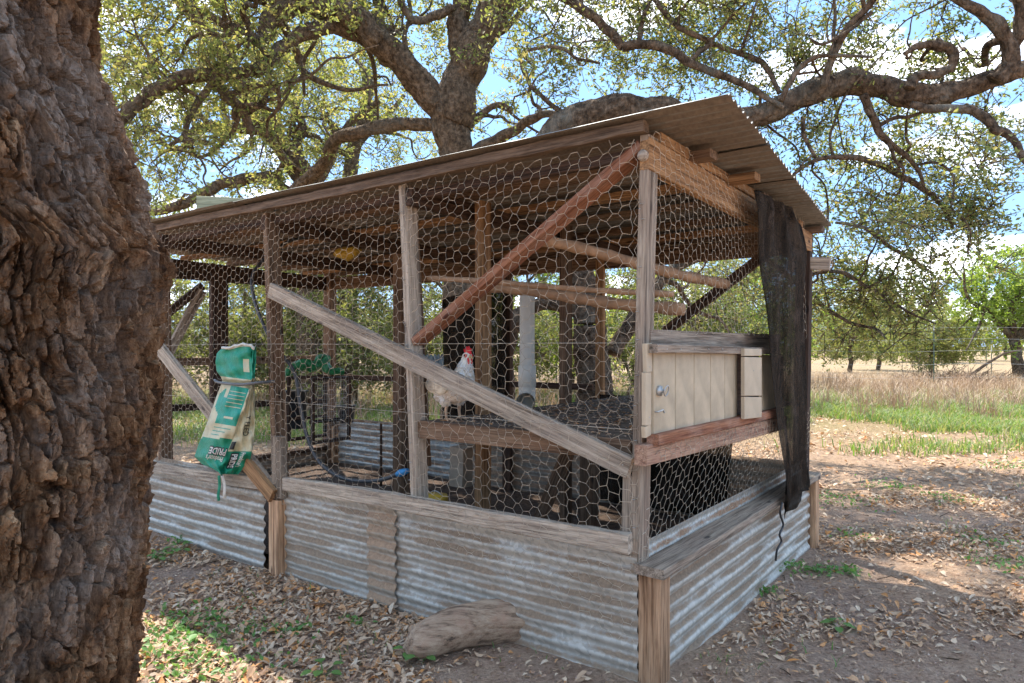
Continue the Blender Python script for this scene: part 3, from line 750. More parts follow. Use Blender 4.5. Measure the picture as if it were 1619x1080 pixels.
# frayed black cord at the foot of the curtain
acc = Acc(); Pp = [S(1237, 795, .15), S(1234, 812, .15), S(1239, 830, .14), S(1233, 845, .14), S(1236, 856, .13), S(1229, 870, .13), S(1227, 886, .12)]
Pc, R = catmull(Pp, np.full(len(Pp), .006), 4); tube(acc, Pc, R, 6, True); o = acc.obj('frayed_cord', BLACKP, None, True); o.location = C0; o.rotation_euler = (0, 0, RZ)
tag(o, 'frayed black cord dangling below the shade cloth over the tin', 'cord')

# ================================================================== loose things in and on the coop
def local_thing(name, label, cat, **k):
    o = empty(name, C0, RZ); return tag(o, label, cat, **k)
# feeder pipe
fp = local_thing('feeder_pipe', 'white plastic feeder pipe with open elbow standing on the coop shelf', 'feeder pipe')
q = H(834, 648, zs_); q[2] = zs_
acc = Acc(); tube(acc, [q + (0, 0, .16), q + (0, 0, .40), q + (0, 0, .66)], .043, 28, False); acc.obj('pipe', PVC, fp, True)
acc = Acc(); tube(acc, [q + (0, 0, .13), q + (0, 0, .135), q + (0, 0, .25), q + (0, 0, .255)], [.046, .051, .051, .046], 28, False); acc.obj('coupling', PVC, fp, True)
dl = unit(np.array([OL[0] - q[0] - .35, OL[1] - q[1], 0])) 
cv = [q + (0, 0, .14), q + (0, 0, .10), q + (0, 0, .075) + dl * .015, q + (0, 0, .055) + dl * .05, q + (0, 0, .052) + dl * .09, q + (0, 0, .052) + dl * .12]
Pc, R = catmull(cv, [.048, .048, .048, .048, .048, .052], 4); acc = Acc(); tube(acc, Pc, R, 24, ref=np.cross(dl, (0, 0, 1.)) ); tube(acc, Pc[::-1], R[::-1] - .005, 24, ref=np.cross(dl, (0, 0, 1.))); acc.obj('elbow', PVC, fp, True)
# hose
hz = empty('water_hose'); tag(hz, 'black poly hose drooping inside the wire with a blue fitting at its end', 'hose')
pl = [F(520, 372, .9), F(470, 378, .7), F(440, 392, .5), F(402, 430, .25), F(403, 475, .12), F(425, 530, .12), F(446, 560, .12), F(466, 590, .12), F(475, 640, .12), F(486, 690, .12), F(505, 730, .12), F(540, 755, .14), F(580, 761, .16), F(610, 757, .17), F(630, 749, .17)]
P_, R = catmull([to_world(a) for a in pl], np.full(len(pl), .011), 7); acc = Acc(); tube(acc, P_, R, 10, True); acc.obj('hose', DARKHOSE, hz, True)
a_, b_ = to_world(F(628, 750, .17)), to_world(F(646, 744, .17)); acc = Acc(); tube(acc, [a_, a_ * .7 + b_ * .3, a_ * .4 + b_ * .6, b_], [.013, .02, .019, .012], 12, True); acc.obj('blue_fitting', BLUEP, hz, True)
# bucket feeder under the shelf
def bucket(name, label, c, r0, r1, h, mat, lid=None, grp=None):
    o = local_thing(name, label, 'bucket'); c = np.array(c, float)
    acc = Acc(); zs = [0, 0, .012, h - .012, h, h, .015]; rs = [0.001, r0, r0, r1, r1 + .006, r1 - .004, r0 - .004]
    tube(acc, [c + (0, 0, z + k * 1e-5) for k, z in enumerate(zs)], rs, 26, False, ref=np.array([1., 0, 0])); acc.obj('bucket_body', mat, o, True)
    acc = Acc(); t = np.linspace(0, math.pi, 15); tube(acc, np.stack([c[0] + r1 * np.cos(t), c[1] + 0 * t, c[2] + h + r1 * .9 * np.sin(t)], -1), .0025, 5, ref=np.array([0, 1., 0])); acc.obj('bail_handle', GALV, o, True)
    if lid: acc = Acc(); tube(acc, [c + (0, 0, h), c + (0, 0, h + .03), c + (0, 0, h + .035)], [r1 + .012, r1 + .008, .02], 20, True, ref=np.array([1., 0, 0])); acc.obj('lid', lid, o, True)
    return o
q = F(695, 790, .30); bucket('feed_bucket', 'blue grey bucket with yellow lid under the front of the shelf', (q[0] + .01, .26, .26), .045, .055, .24, BUCKET, YELLOW)
bucket('black_bucket', 'black bucket hanging beside the far end of the coop rail', S(462, 680, -4.5) + (0, 0, 0.02), .13, .15, .36, BLACKP)
bucket('black_bucket', 'dark bucket hanging beside the clean tin back wall', F(548, 668, 2.1), .07, .09, .17, BLACKP)
# pale block hanging under shelf
o = board('salt_block', F(720, 770, .5) , F(722, 708, .5), .10, .09, FN, CONC, None, rough=.006); o.matrix_basis = Matrix.Translation(C0) @ Matrix.Rotation(RZ, 4, 'Z') @ o.matrix_basis
tag(o, 'pale rough block beside the yellow lidded bucket under the shelf', 'block')
# greenish boards on the roof
def loose_board(p0, p1, wd, th, n, mat, label):
    o = board('loose_board', p0, p1, wd, th, n, mat, None); o.matrix_basis = Matrix.Translation(C0) @ Matrix.Rotation(RZ, 4, 'Z') @ o.matrix_basis
    return tag(o, label, 'board')
zt = 2.185
loose_board((F(311, 330, .14)[0], .14, zt + .085), (F(392, 330, .40)[0], .40, zt + .085), .16, .04, (-.2, -1, 0), W_GREEN, 'long mossy board lying on edge on the left end of the roof')
loose_board((F(402, 330, .2)[0], .2, zt + .035), (F(430, 330, .3)[0], .3, zt + .035), .06, .08, FN, W_GREEN, 'short mossy block on the roof beside the long board')
# yellow bag and small dangling bits under the roof
acc = Acc(); q = F(550, 400, 1.2); t = np.linspace(0, 1, 7)
tube(acc, np.stack([q[0] - .15 + .3 * t, q[1] + 0 * t, q[2] + .01 * np.sin(t * 9)], -1), .055 * np.sin(.35 + t * 2.5), 12, True, .25); o = acc.obj('yellow_bundle', YELLOW, None, True); o.location = C0; o.rotation_euler = (0, 0, RZ)
tag(o, 'yellow plastic bundle tucked up under the coop roof', 'bundle')
# green hose coil / plastic draped on the far rail
acc = Acc(); pts = [S(452, 600, -4.6), S(462, 583, -4.6), S(480, 577, -4.55), S(500, 580, -4.5), S(512, 568, -4.5), S(520, 585, -4.4), S(545, 588, -4.3)]
Pc, R = catmull(pts, [.03, .045, .05, .05, .07, .04, .03], 5); tube(acc, Pc, R, 9, True, .5); o = acc.obj('green_plastic_roll', GREENP, None, False); o.location = C0; o.rotation_euler = (0, 0, RZ)
tag(o, 'crumpled green plastic draped over the far rail of the coop', 'plastic sheet')
# wire cage box at the far end
cg = local_thing('wire_cage', 'dark wire cage standing inside the far end of the coop', 'cage')
cx0, cy0 = S(455, 640, -4.35)[0], S(455, 640, -4.35)[1]
for (dx, dy) in ((0, 0), (.0, .42), (.35, 0), (.35, .42)): board('cage_post', (cx0 + dx, cy0 + dy, .42), (cx0 + dx, cy0 + dy, 1.02), .03, .03, FN, W_DARK, cg)
for z in (.43, .62, 1.01):
    for dx in (0, .35): board('cage_rail', (cx0 + dx, cy0, z), (cx0 + dx, cy0 + .42, z), .03, .03, (1, 0, 0), W_DARK, cg)
acc = Acc()
for k in range(22): y = cy0 + .42 * k / 21; tube(acc, [(cx0 + .36, y, .42), (cx0 + .36, y, 1.02)], .001, 3)
for k in range(16): z = .42 + .6 * k / 15; tube(acc, [(cx0 + .36, cy0, z), (cx0 + .36, cy0 + .42, z)], .001, 3)
acc.obj('cage_mesh', GALV, cg)
nb = 60; bx, by = np.meshgrid(np.linspace(-4.84, -.02, nb * 2), np.linspace(.02, 2.44, nb)); bz = .03 + .05 * fbm(bx * 2, by * 2, 4, 3) + .02 * fbm(bx * 14, by * 14, 6, 3)
ii = (np.arange(nb - 1)[:, None] * nb * 2 + np.arange(nb * 2 - 1)[None]).ravel()
bed = mesh_np('bedding', np.stack([bx, by, bz], -1).reshape(-1, 3), [np.stack([ii, ii + 1, ii + nb * 2 + 1, ii + nb * 2], -1)], plain('shade_toned_bedding', (.085, .055, .04), .95, 0, .5, 30, .01, 70), None, True)  # brown floor dirt, its blackish colour also carries the interior shade
bed.location = C0; bed.rotation_euler = (0, 0, RZ); tag(bed, 'crumbly bedding covering the coop floor, darkened for the shade inside', 'bedding', kind='stuff')
# thin iron rods leaning on the clean back wall
for (px, y0_, y1_, lab) in ((603, 668, 768, 'rusty thin iron rod standing in front of the clean tin back wall'), (642, 690, 752, 'short iron rod beside the blue hose fitting')):
    a_ = to_world(F(px, y1_, .9)); b_ = to_world(F(px, y0_, .9)); ac = Acc(); tube(ac, [a_, (a_ + b_) / 2, b_], .009, 7, True); tag(ac.obj('iron_rod', W_DARK, None, True), lab, 'rod')
# litter and droppings on the shelf
acc = Acc()
for k in range(1400):
    x, y = rng.uniform(-1.1, -.08), rng.uniform(.05, 2.3); a = rng.random() * 6.3; s = rng.uniform(.006, .022)
    c, sn = math.cos(a) * s, math.sin(a) * s; z = zs_ + .003
    acc.add([(x + c, y + sn, z), (x - sn * .35, y + c * .35, z + .006), (x - c, y - sn, z + .002), (x + sn * .35, y - c * .35, z + .004)], [(0, 1, 2, 3)])
o = acc.obj('shelf_straw', LITTER, None); o.location = C0; o.rotation_euler = (0, 0, RZ); tag(o, 'dry straw and crumbs scattered on the coop shelf', 'straw', kind='stuff')

# ================================================================== feed sack
def ink(name, col, rough=.3):
    m, nt, b, o = newmat(name); tc = nd(nt, 'ShaderNodeTexCoord'); n = noise(nt, tc.outputs['Object'], 22, 6, .65)
    nt.links.new(ramp(nt, n, [(.3, tuple(x * .8 for x in col)), (.7, tuple(min(1, x * 1.12) for x in col))]), b.inputs['Base Color'])
    b.inputs['Roughness'].default_value = .42; b.inputs['Specular IOR Level'].default_value = .35
    bump(nt, b, noise(nt, tc.outputs['Object'], 26, 7, .7), .9, .014); return m
SK_G = ink('sack_green', (.012, .27, .17)); SK_C = ink('sack_cream', (.60, .56, .40)); SK_W = ink('sack_white', (.68, .66, .62)); SK_T = ink('sack_teal', (.02, .33, .26)); SK_K = ink('sack_black', (.02, .02, .02))
rows = [  # py, left px, fold px (front/gusset boundary), right px
 (549, 352, 400, 405), (560, 343, 398, 405), (575, 341, 398, 405), (590, 343, 399, 404), (600, 350, 400, 403), (606, 352, 399, 403), (612, 350, 397, 403),
 (630, 343, 391, 404), (650, 336, 384, 404), (670, 329, 377, 403), (690, 321, 370, 402), (710, 313, 362, 400), (726, 308, 357, 396), (738, 320, 353, 388), (750, 348, 352, 377)]
def rowat(t):
    k = t * (len(rows) - 1); i = min(int(k), len(rows) - 2); f = k - i
    return np.array(rows[i]) * (1 - f) + np.array(rows[i + 1]) * f
def sack_pt(s, t, off=0.):
    """s 0..1 front face, 1..2 gusset; t 0 top .. 1 bottom"""
    r = rowat(min(max(t, 0), 1)); puff = math.sin(math.pi * min(1, max(0, t)))
    if s <= 1: px = r[1] + (r[2] - r[1]) * s; y = -.095 - .05 * math.sin(s * math.pi * .85) * (.5 + .6 * t) - .03 * t
    else: px = r[2] + (r[3] - r[2]) * (s - 1); y = -.095 - .05 * math.sin(math.pi * .85) * (.5 + .6 * t) - .03 * t + .07 * (s - 1) * (t > .4)
    neck = math.exp(-((t - .36) / .045) ** 2) * .035
    wr = .006 * math.sin(s * 9 + t * 21) + .005 * math.sin(s * 17 - t * 33 + 1) + .004 * math.sin(t * 60 + s * 5)
    y += neck - wr - off
    py = r[0] + (3.0 * math.sin(s * 5 + 1) if t < .02 else 0) + (s - .5) * 8 * min(1, t * 3) * (s < 1)
    return F(px, py, y)
sk = local_thing('feed_sack', 'empty green and cream poultry feed sack hanging on the left of the coop wire', 'feed sack')
nr, nc = 96, 60
V = [sack_pt(2 * c / nc, r / nr) for r in range(nr + 1) for c in range(nc + 1)]
fi = []; mi = []
def skcol(s, t):
    if t < .012: return 2
    if t < .27: 
        if .77 < s < .95 and .10 < t < .20: return 1
        return 0
    if t < .40: return 1
    if s < 1:
        if .42 < t < .645 and .22 + (.1 if t < .5 else 0) < s < .93: return 3
        if .42 < t < .60 and .05 < s <= .22 and ((s - .22) / .17) ** 2 + ((t - .52) / .07) ** 2 < 1: return 3
        if t > .735 - .02 * s: return 0
        return 1
    return 0 if t > .80 else 1
for r in range(nr):
    for c in range(nc):
        a = r * (nc + 1) + c; fi.append((a, a + nc + 1, a + nc + 2, a + 1)); mi.append(skcol(2 * (c + .5) / nc, (r + .5) / nr))
o = mesh_np('sack_body', np.array(V), [np.array(fi)], [SK_G, SK_C, SK_W, SK_T], sk, True, mi)
o.modifiers.new('thick', 'SOLIDIFY').thickness = .002
def text_on(txt, s0, t0, hs, ht, rot, mat, off=.0035, bold=0.0, name='lettering', box=None):
    cu = bpy.data.curves.new('t', 'FONT'); cu.body = txt; cu.size = 1; cu.offset = bold; cu.align_x = 'CENTER'; cu.align_y = 'CENTER'; cu.resolution_u = 2
    ob = bpy.data.objects.new('t', cu); COL.objects.link(ob); dg = bpy.context.evaluated_depsgraph_get()
    me = bpy.data.meshes.new_from_object(ob.evaluated_get(dg)); bpy.data.objects.remove(ob)
    bm = bmesh.new(); bm.from_mesh(me); bmesh.ops.triangulate(bm, faces=bm.faces)
    bmesh.ops.subdivide_edges(bm, edges=[e for e in bm.edges if e.calc_length() > .18], cuts=2, use_grid_fill=False); bm.to_mesh(me); bm.free()
    wd = max(v.co.x for v in me.vertices) - min(v.co.x for v in me.vertices)
    for v in me.vertices:
        x, y = v.co.x / wd, v.co.y            # x -.5...5, y -.35...35
        a = math.radians(rot); X = x * math.cos(a) - y * ht * math.sin(a) if False else None
        if rot == 0: s, t = s0 + x * hs, t0 - y * ht
        elif rot == 180: s, t = s0 - x * hs, t0 + y * ht
        else: s, t = s0 + y * hs, t0 + x * ht          # reads downward
        v.co = sack_pt(s, t, off)
    me.materials.clear(); me.materials.append(mat)
    return link(bpy.data.objects.new(name, me), sk)
def patch_on(s0, s1, t0, t1, mat, off=.0025, name='print_patch'):
    n = 12; V = [sack_pt(s0 + (s1 - s0) * c / n, t0 + (t1 - t0) * r / n, off) for r in range(n + 1) for c in range(n + 1)]
    i = (np.arange(n)[:, None] * (n + 1) + np.arange(n)[None]).ravel()
    return mesh_np(name, np.array(V), [np.stack([i, i + n + 1, i + n + 2, i + 1], -1)], mat, sk, True)
text_on('PRIDE', .66, .795, .56, .07, 180, SK_K, .003, .075)
text_on('PRIDE', .66, .795, .54, .062, 180, SK_W, .0045, .015)
text_on("Producer's", .62, .845, .54, .05, 180, SK_W, .0035, .02)
patch_on(1.16, 1.48, .815, .945, SK_K)
text_on('PRIDE', 1.32, .88, .34, .115, 90, SK_W, .0045, .02)
text_on("Producer's", 1.64, .87, .30, .12, 90, SK_W, .0035, .02)
text_on('Y FEED', 1.55, .655, .40, .115, 90, SK_K, .0035, .01)
patch_on(1.02, 1.22, .745, .79, SK_K)
for k in range(5): patch_on(.36, .88, .455 + k * .022, .459 + k * .022, SK_C)
for k in range(3): patch_on(.25, .80 - .15 * k, .665 + k * .02, .669 + k * .02, SK_T)
patch_on(.45, .75, .60, .612, SK_C)
# torn tail strips
for (a0, mt_, dx) in (((346, 752), SK_G, 0), ((350, 752), SK_W, 4)):
    pts = [F(a0[0] + dx * .3, a0[1], -.13), F(a0[0] + 1 + dx, 768, -.12), F(a0[0] - 1 + dx * 1.4, 782, -.12), F(a0[0] + dx * 1.5, 792 - dx, -.11)]
    Pc, _ = catmull(pts, [1] * 4, 5); n = len(Pc); wv = np.array([.012, 0, .003]); V = np.vstack([Pc - wv, Pc + wv + np.array([0, .004, 0])])
    i = np.arange(n - 1); mesh_np('torn_strip', V, [np.stack([i, i + 1, i + n + 1, i + n], -1)], mt_, sk, True).modifiers.new('t', 'SOLIDIFY').thickness = .001
# white rolled top
acc = Acc(); Pc = [sack_pt(s, .0, 0) + np.array([0, -.004, .006 + .004 * math.sin(s * 20)]) for s in np.linspace(.02, 1.5, 12)]; tube(acc, Pc, .008, 7, True, .4); acc.obj('rolled_top', SK_W, sk, True)
# strap holding it
st = local_thing('grey_strap', 'grey cord holding the feed sack against the coop post', 'cord')
Pc, R = catmull([F(340, 601, -.06), F(348, 605, -.135), F(380, 608, -.155), F(410, 605, -.12), F(426, 604, -.06), F(434, 603, -.03)], np.full(6, .0085), 5); acc = Acc(); tube(acc, Pc, R, 8, True); acc.obj('cord', plain('grey_rubber', (.12, .12, .13), .5), st, True)

# ================================================================== hen
def remeshed(name, blobs, mat, voxel=.006, parent=None, smooth_it=6):
    bm = bmesh.new()
    for (c, r, rot) in blobs:
        M = Matrix.Translation(c) @ Euler(rot).to_matrix().to_4x4() @ Matrix.Diagonal((*r, 1))
        bmesh.ops.create_icosphere(bm, subdivisions=3, radius=1, matrix=M)
    me = bpy.data.meshes.new(name); bm.to_mesh(me); bm.free()
    ob = bpy.data.objects.new(name, me); COL.objects.link(ob)
    md = ob.modifiers.new('r', 'REMESH'); md.mode = 'VOXEL'; md.voxel_size = voxel
    sm = ob.modifiers.new('s', 'SMOOTH'); sm.iterations = smooth_it; sm.factor = .6
    dg = bpy.context.evaluated_depsgraph_get(); m2 = bpy.data.meshes.new_from_object(ob.evaluated_get(dg)); bpy.data.objects.remove(ob)
    m2.materials.clear(); m2.materials.append(mat)
    for p_ in m2.polygons: p_.use_smooth = True
    o = bpy.data.objects.new(name, m2); return link(o, parent)
def feather(name, base, dk, sc=60):
    m, nt, b, o = newmat(name); tc = nd(nt, 'ShaderNodeTexCoord')
    n = noise(nt, tc.outputs['Object'], 1, 5, .6, (sc * .5, sc, sc * 1.6)); n2 = noise(nt, tc.outputs['Object'], 11, 4, .6)
    vo = nd(nt, 'ShaderNodeTexVoronoi'); vo.inputs['Scale'].default_value = sc * .8; nt.links.new(tc.outputs['Object'], vo.inputs['Vector'])
    c = ramp(nt, n, [(.3, dk), (.55, base)]); c = mixc(nt, ramp(nt, n2, [(.52, (0, 0, 0)), (.7, (.55, .55, .55))]), c, dk)
    nt.links.new(c, b.inputs['Base Color']); b.inputs['Roughness'].default_value = .85
    bump(nt, b, vo.outputs['Distance'], .7, .006); return m
FEA = feather('white_feathers', (.88, .85, .78), (.50, .42, .32)); FEAG = feather('grey_feathers', (.22, .25, .26), (.07, .08, .09)); FEAW = feather('wing_feathers', (.76, .71, .62), (.42, .34, .26), 45)
RED = plain('red_comb', (.62, .02, .025), .45, 0, .2, 40, .001); LEG = plain('hen_leg', (.60, .42, .30), .6, 0, .2, 60, .001); BEAK = plain('beak', (.62, .42, .22), .4); EYE_M = plain('eye', (.02, .01, .01), .15)
q = to_world(H(716, 664, zs_)); hen = empty('hen', (q[0], q[1], zs_), math.radians(-44)); hen.scale = (1.05, 1.2, 1.0)   # local +x is forward (toward camera, a little right)
tag(hen, 'white hen with a red comb standing on the shelf behind the pale brace', 'hen')
remeshed('body', [((-.01, 0, .165), (.105, .075, .075), (0, .25, 0)), ((.045, 0, .165), (.070, .068, .072), (0, -.3, 0)), ((-.09, 0, .185), (.06, .05, .045), (0, .5, 0)),
                  ((-.03, .0, .12), (.06, .062, .04), (0, 0, 0)), ((.075, 0, .215), (.048, .046, .055), (0, .3, 0)), ((.088, 0, .255), (.035, .034, .045), (0, .2, 0)), ((.096, 0, .290), (.026, .024, .034), (0, 0, 0)),
                  ((.102, 0, .315), (.025, .021, .022), (0, 0, 0)), ((.0, .035, .105), (.028, .025, .035), (0, 0, 0)), ((.0, -.035, .105), (.028, .025, .035), (0, 0, 0))], FEA, .006, hen)
body = [c for c in hen.children if c.name.startswith('body')][0]; R_ = np.random.default_rng(4)
nv_ = len(body.data.vertices); co = np.zeros(nv_ * 3); no = np.zeros(nv_ * 3); body.data.vertices.foreach_get('co', co); body.data.vertices.foreach_get('normal', no); co = co.reshape(-1, 3); no = no.reshape(-1, 3)
ok = np.where(co[:, 2] < .292)[0]; pk = R_.choice(ok, 1500); C_, Nn = co[pk], no[pk]
dn_ = np.array([-.9, 0, -.25]) * (C_[:, 2:3] < .21) + np.array([-.15, 0, -1.]) * (C_[:, 2:3] >= .21) + R_.normal(size=(len(pk), 3)) * .18
t_ = unit(dn_ - Nn * np.sum(dn_ * Nn, 1, keepdims=True)); s_f = np.cross(t_, Nn); ln_ = np.where(C_[:, 2:3] > .21, .020, .028)
Vf = np.stack([C_ - t_ * ln_ * .3, C_ + s_f * ln_ * .30 + Nn * .002, C_ + t_ * ln_ * .6 + Nn * .0055, C_ - s_f * ln_ * .30 + Nn * .002], 1).reshape(-1, 3); ii = np.arange(len(pk))[:, None] * 4
fo = mesh_np('body_feathers', Vf, [ii + np.array([[0, 1, 2, 3]])], leafmat('feather_tips', [(.86, .83, .76), (.80, .75, .66), (.90, .88, .83), (.62, .52, .40)], .15, .8, (1, .95, .85)), hen); fo['kind'] = 'stuff'
for s in (-1, 1):
    remeshed('wing', [((-.01, s * .070, .175), (.075, .016, .045), (0, .25, s * .08)), ((-.075, s * .062, .160), (.055, .012, .025), (0, .35, s * .15))], FEAW, .005, hen)
    acc = Acc(); fx = .005 + s * .012; tube(acc, [(-.0, s * .036, .11), (.004, s * .036, .075), (.0, s * .036, .045), (.004, s * .036, .008)], [.013, .0075, .0065, .006], 8, True)
    for a in (-.5, 0, .5, math.pi):
        Ln = .045 if a != math.pi else .02
        tube(acc, [(.004, s * .036, .008), (.004 + math.cos(a) * Ln * .6, s * .036 + math.sin(a) * Ln * .6, .008), (.004 + math.cos(a) * Ln, s * .036 + math.sin(a) * Ln, .003)], [.0055, .0045, .002], 6, True)
    acc.obj('leg', LEG, hen, True)
    bm = bmesh.new(); bmesh.ops.create_uvsphere(bm, u_segments=10, v_segments=8, radius=.0042, matrix=Matrix.Translation((.110, s * .0195, .319))); me = bpy.data.meshes.new('eye'); bm.to_mesh(me); bm.free(); me.materials.append(EYE_M); link(bpy.data.objects.new('eye', me), hen)
    remeshed('wattle', [((.120, s * .008, .290), (.007, .004, .016), (0, 0, 0)), ((.119, s * .009, .302), (.006, .004, .009), (0, 0, 0))], RED, .0016, hen, 2)
acc = Acc(); tube(acc, [(.120, 0, .314), (.130, 0, .311), (.139, 0, .304)], [.009, .006, .0015], 8, True); acc.obj('beak', BEAK, hen, True)
remeshed('comb', [((.108, 0, .333), (.026, .006, .009), (0, .1, 0)), ((.124, 0, .343), (.006, .005, .012), (0, .35, 0)), ((.112, 0, .350), (.0065, .0055, .015), (0, .1, 0)), ((.099, .001, .349), (.0065, .0055, .015), (0, -.1, 0)), ((.087, .0, .342), (.006, .005, .012), (0, -.5, 0)),
                   ((.110, .017, .318), (.011, .004, .010), (0, 0, 0)), ((.110, -.017, .318), (.011, .004, .010), (0, 0, 0))], RED, .0018, hen, 2)
for k in range(9):
    a = (k - 4) * .16; acc = Acc(); n = 8; t = np.linspace(0, 1, n)
    cx_ = -.115 - .07 * t; cz = .195 + .14 * t - .015 * t * t; cy = a * .11 * t + a * .02; wdt = .018 * np.sin(np.pi * (.12 + .78 * t)) + .002
    Vv = np.vstack([np.stack([cx_ - wdt * .3, cy - wdt, cz - wdt * .3], -1), np.stack([cx_ , cy, cz + .003], -1), np.stack([cx_ - wdt * .3, cy + wdt, cz - wdt * .3], -1)])
    i = np.arange(n - 1); acc.add(Vv, np.stack([i, i + 1, i + n + 1, i + n], -1), np.stack([i + n, i + n + 1, i + 2 * n + 1, i + 2 * n], -1)); acc.obj('tail_feather', FEAG, hen, True)

# ================================================================== log and stick
lg = [gpix(646, 1042) + (0, 0, .03), gpix(668, 1050) + (0, .05, .07), gpix(716, 1048) + (0, .10, .10), gpix(772, 1036) + (0, .10, .10), gpix(832, 1026) + (0, .08, .095)]
Pc, R = catmull(lg, [.035, .076, .090, .093, .091], 14); acc = Acc(); n = len(Pc); ns = 56
T = unit(np.gradient(Pc, axis=0)); A = unit(np.cross(T, (0, 0, 1.))); B = np.cross(T, A); th = np.arange(ns) * 2 * math.pi / ns
U, Q = np.meshgrid(th, np.linspace(0, 1, n))
rr = R[:, None] * (1 + .05 * np.sin(U * 3 + Q * 4) + .22 * (fbm(np.cos(U) * 1.2 + 5 + Q * 1.5, np.sin(U) * 1.2 + 9 + Q * 1.5, 2, 3) - .5)
     - .06 * np.exp(-((np.mod(U * 5 + Q * 2.4 + 1.1 * fbm(Q * 5, U, 8, 2), 1.6) - .8) / .10) ** 2) * (.3 + Q * .4))
V = Pc[:, None] + rr[..., None] * (np.cos(U)[..., None] * A[:, None] + np.sin(U)[..., None] * B[:, None]); V = V.reshape(-1, 3)
i = np.arange(n - 1)[:, None] * ns; j = np.arange(ns)[None]; Fq = np.stack([i + j, i + (j + 1) % ns, i + ns + (j + 1) % ns, i + ns + j], -1).reshape(-1, 4)
V = np.vstack([V, Pc[0], Pc[-1] - T[-1] * .004]); k0 = n * ns; jj = np.arange(ns); kk = (jj + 1) % ns
TR = np.vstack([np.stack([np.full(ns, k0), kk, jj], -1), np.stack([np.full(ns, k0 + 1), (n - 1) * ns + jj, (n - 1) * ns + kk], -1)])
def logmat():
    m, nt, b, o = newmat('smooth_dead_wood'); tc = nd(nt, 'ShaderNodeTexCoord')
    n1 = noise(nt, tc.outputs['Object'], 1, 7, .7, (5, 42, 42)); n2 = noise(nt, tc.outputs['Object'], 12, 5, .6); n3 = noise(nt, tc.outputs['Object'], 90, 4, .7)
    c = ramp(nt, n1, [(.36, (.10, .065, .045)), (.47, (.34, .23, .16)), (.64, (.50, .375, .28))]); c = mixc(nt, ramp(nt, n2, [(.5, (0, 0, 0)), (.7, (.6, .6, .6))]), c, (.42, .25, .16))
    nt.links.new(c, b.inputs['Base Color']); b.inputs['Roughness'].default_value = .85
    a = nd(nt, 'ShaderNodeMath', operation='ADD'); nt.links.new(n1, a.inputs[0]); nt.links.new(n3, a.inputs[1]); bump(nt, b, a.outputs[0], .8, .008); return m
tag(mesh_np('log', V, [Fq, TR], logmat(), None, True), 'curved bare log lying on the leaf litter against the tin wall', 'log')
b0 = gpix(729, 958); acc = Acc(); u_ = .0026
tube(acc, catmull([b0 + (0, 0, -.02), b0 + (.004, 0, .03), b0 + (-.006, 0, .06), b0 + (.0, 0, .085)], [.010, .009, .008, .004], 4)[0], .008, 7, True, .3)
tube(acc, [b0 + (0, 0, .05), b0 + (.012, 0, .062), b0 + (.022, 0, .07)], [.007, .005, .003], 6, True); tag(acc.obj('forked_stick', BARK_GREY, None, True), 'short forked stick standing against the tin above the log', 'stick')

# ================================================================== trees
def leaves_np(C, n_hint_up, size, asp=.46, sd=0):
    """one bent two-face leaf per centre"""
    R = np.random.default_rng(sd); n = len(C)
    d = unit(R.normal(size=(n, 3)) * (1, 1, .75)); up = unit(R.normal(size=(n, 3)) * .75 + n_hint_up)
    s = unit(np.cross(d, up)); L_ = size * R.uniform(.65, 1.35, n)[:, None]; W_ = L_ * asp * .5
    nn = np.cross(s, d)
    base = C - d * L_ * .5; tip = C + d * L_ * .5; mid = C + d * L_ * .08
    l = mid + s * W_ + nn * L_ * .06; r = mid - s * W_ + nn * L_ * .06
    V = np.stack([base, r, tip, l], 1).reshape(-1, 3)
    i = np.arange(n)[:, None] * 4
    return V, i + np.array([[0, 1, 2, 3]])

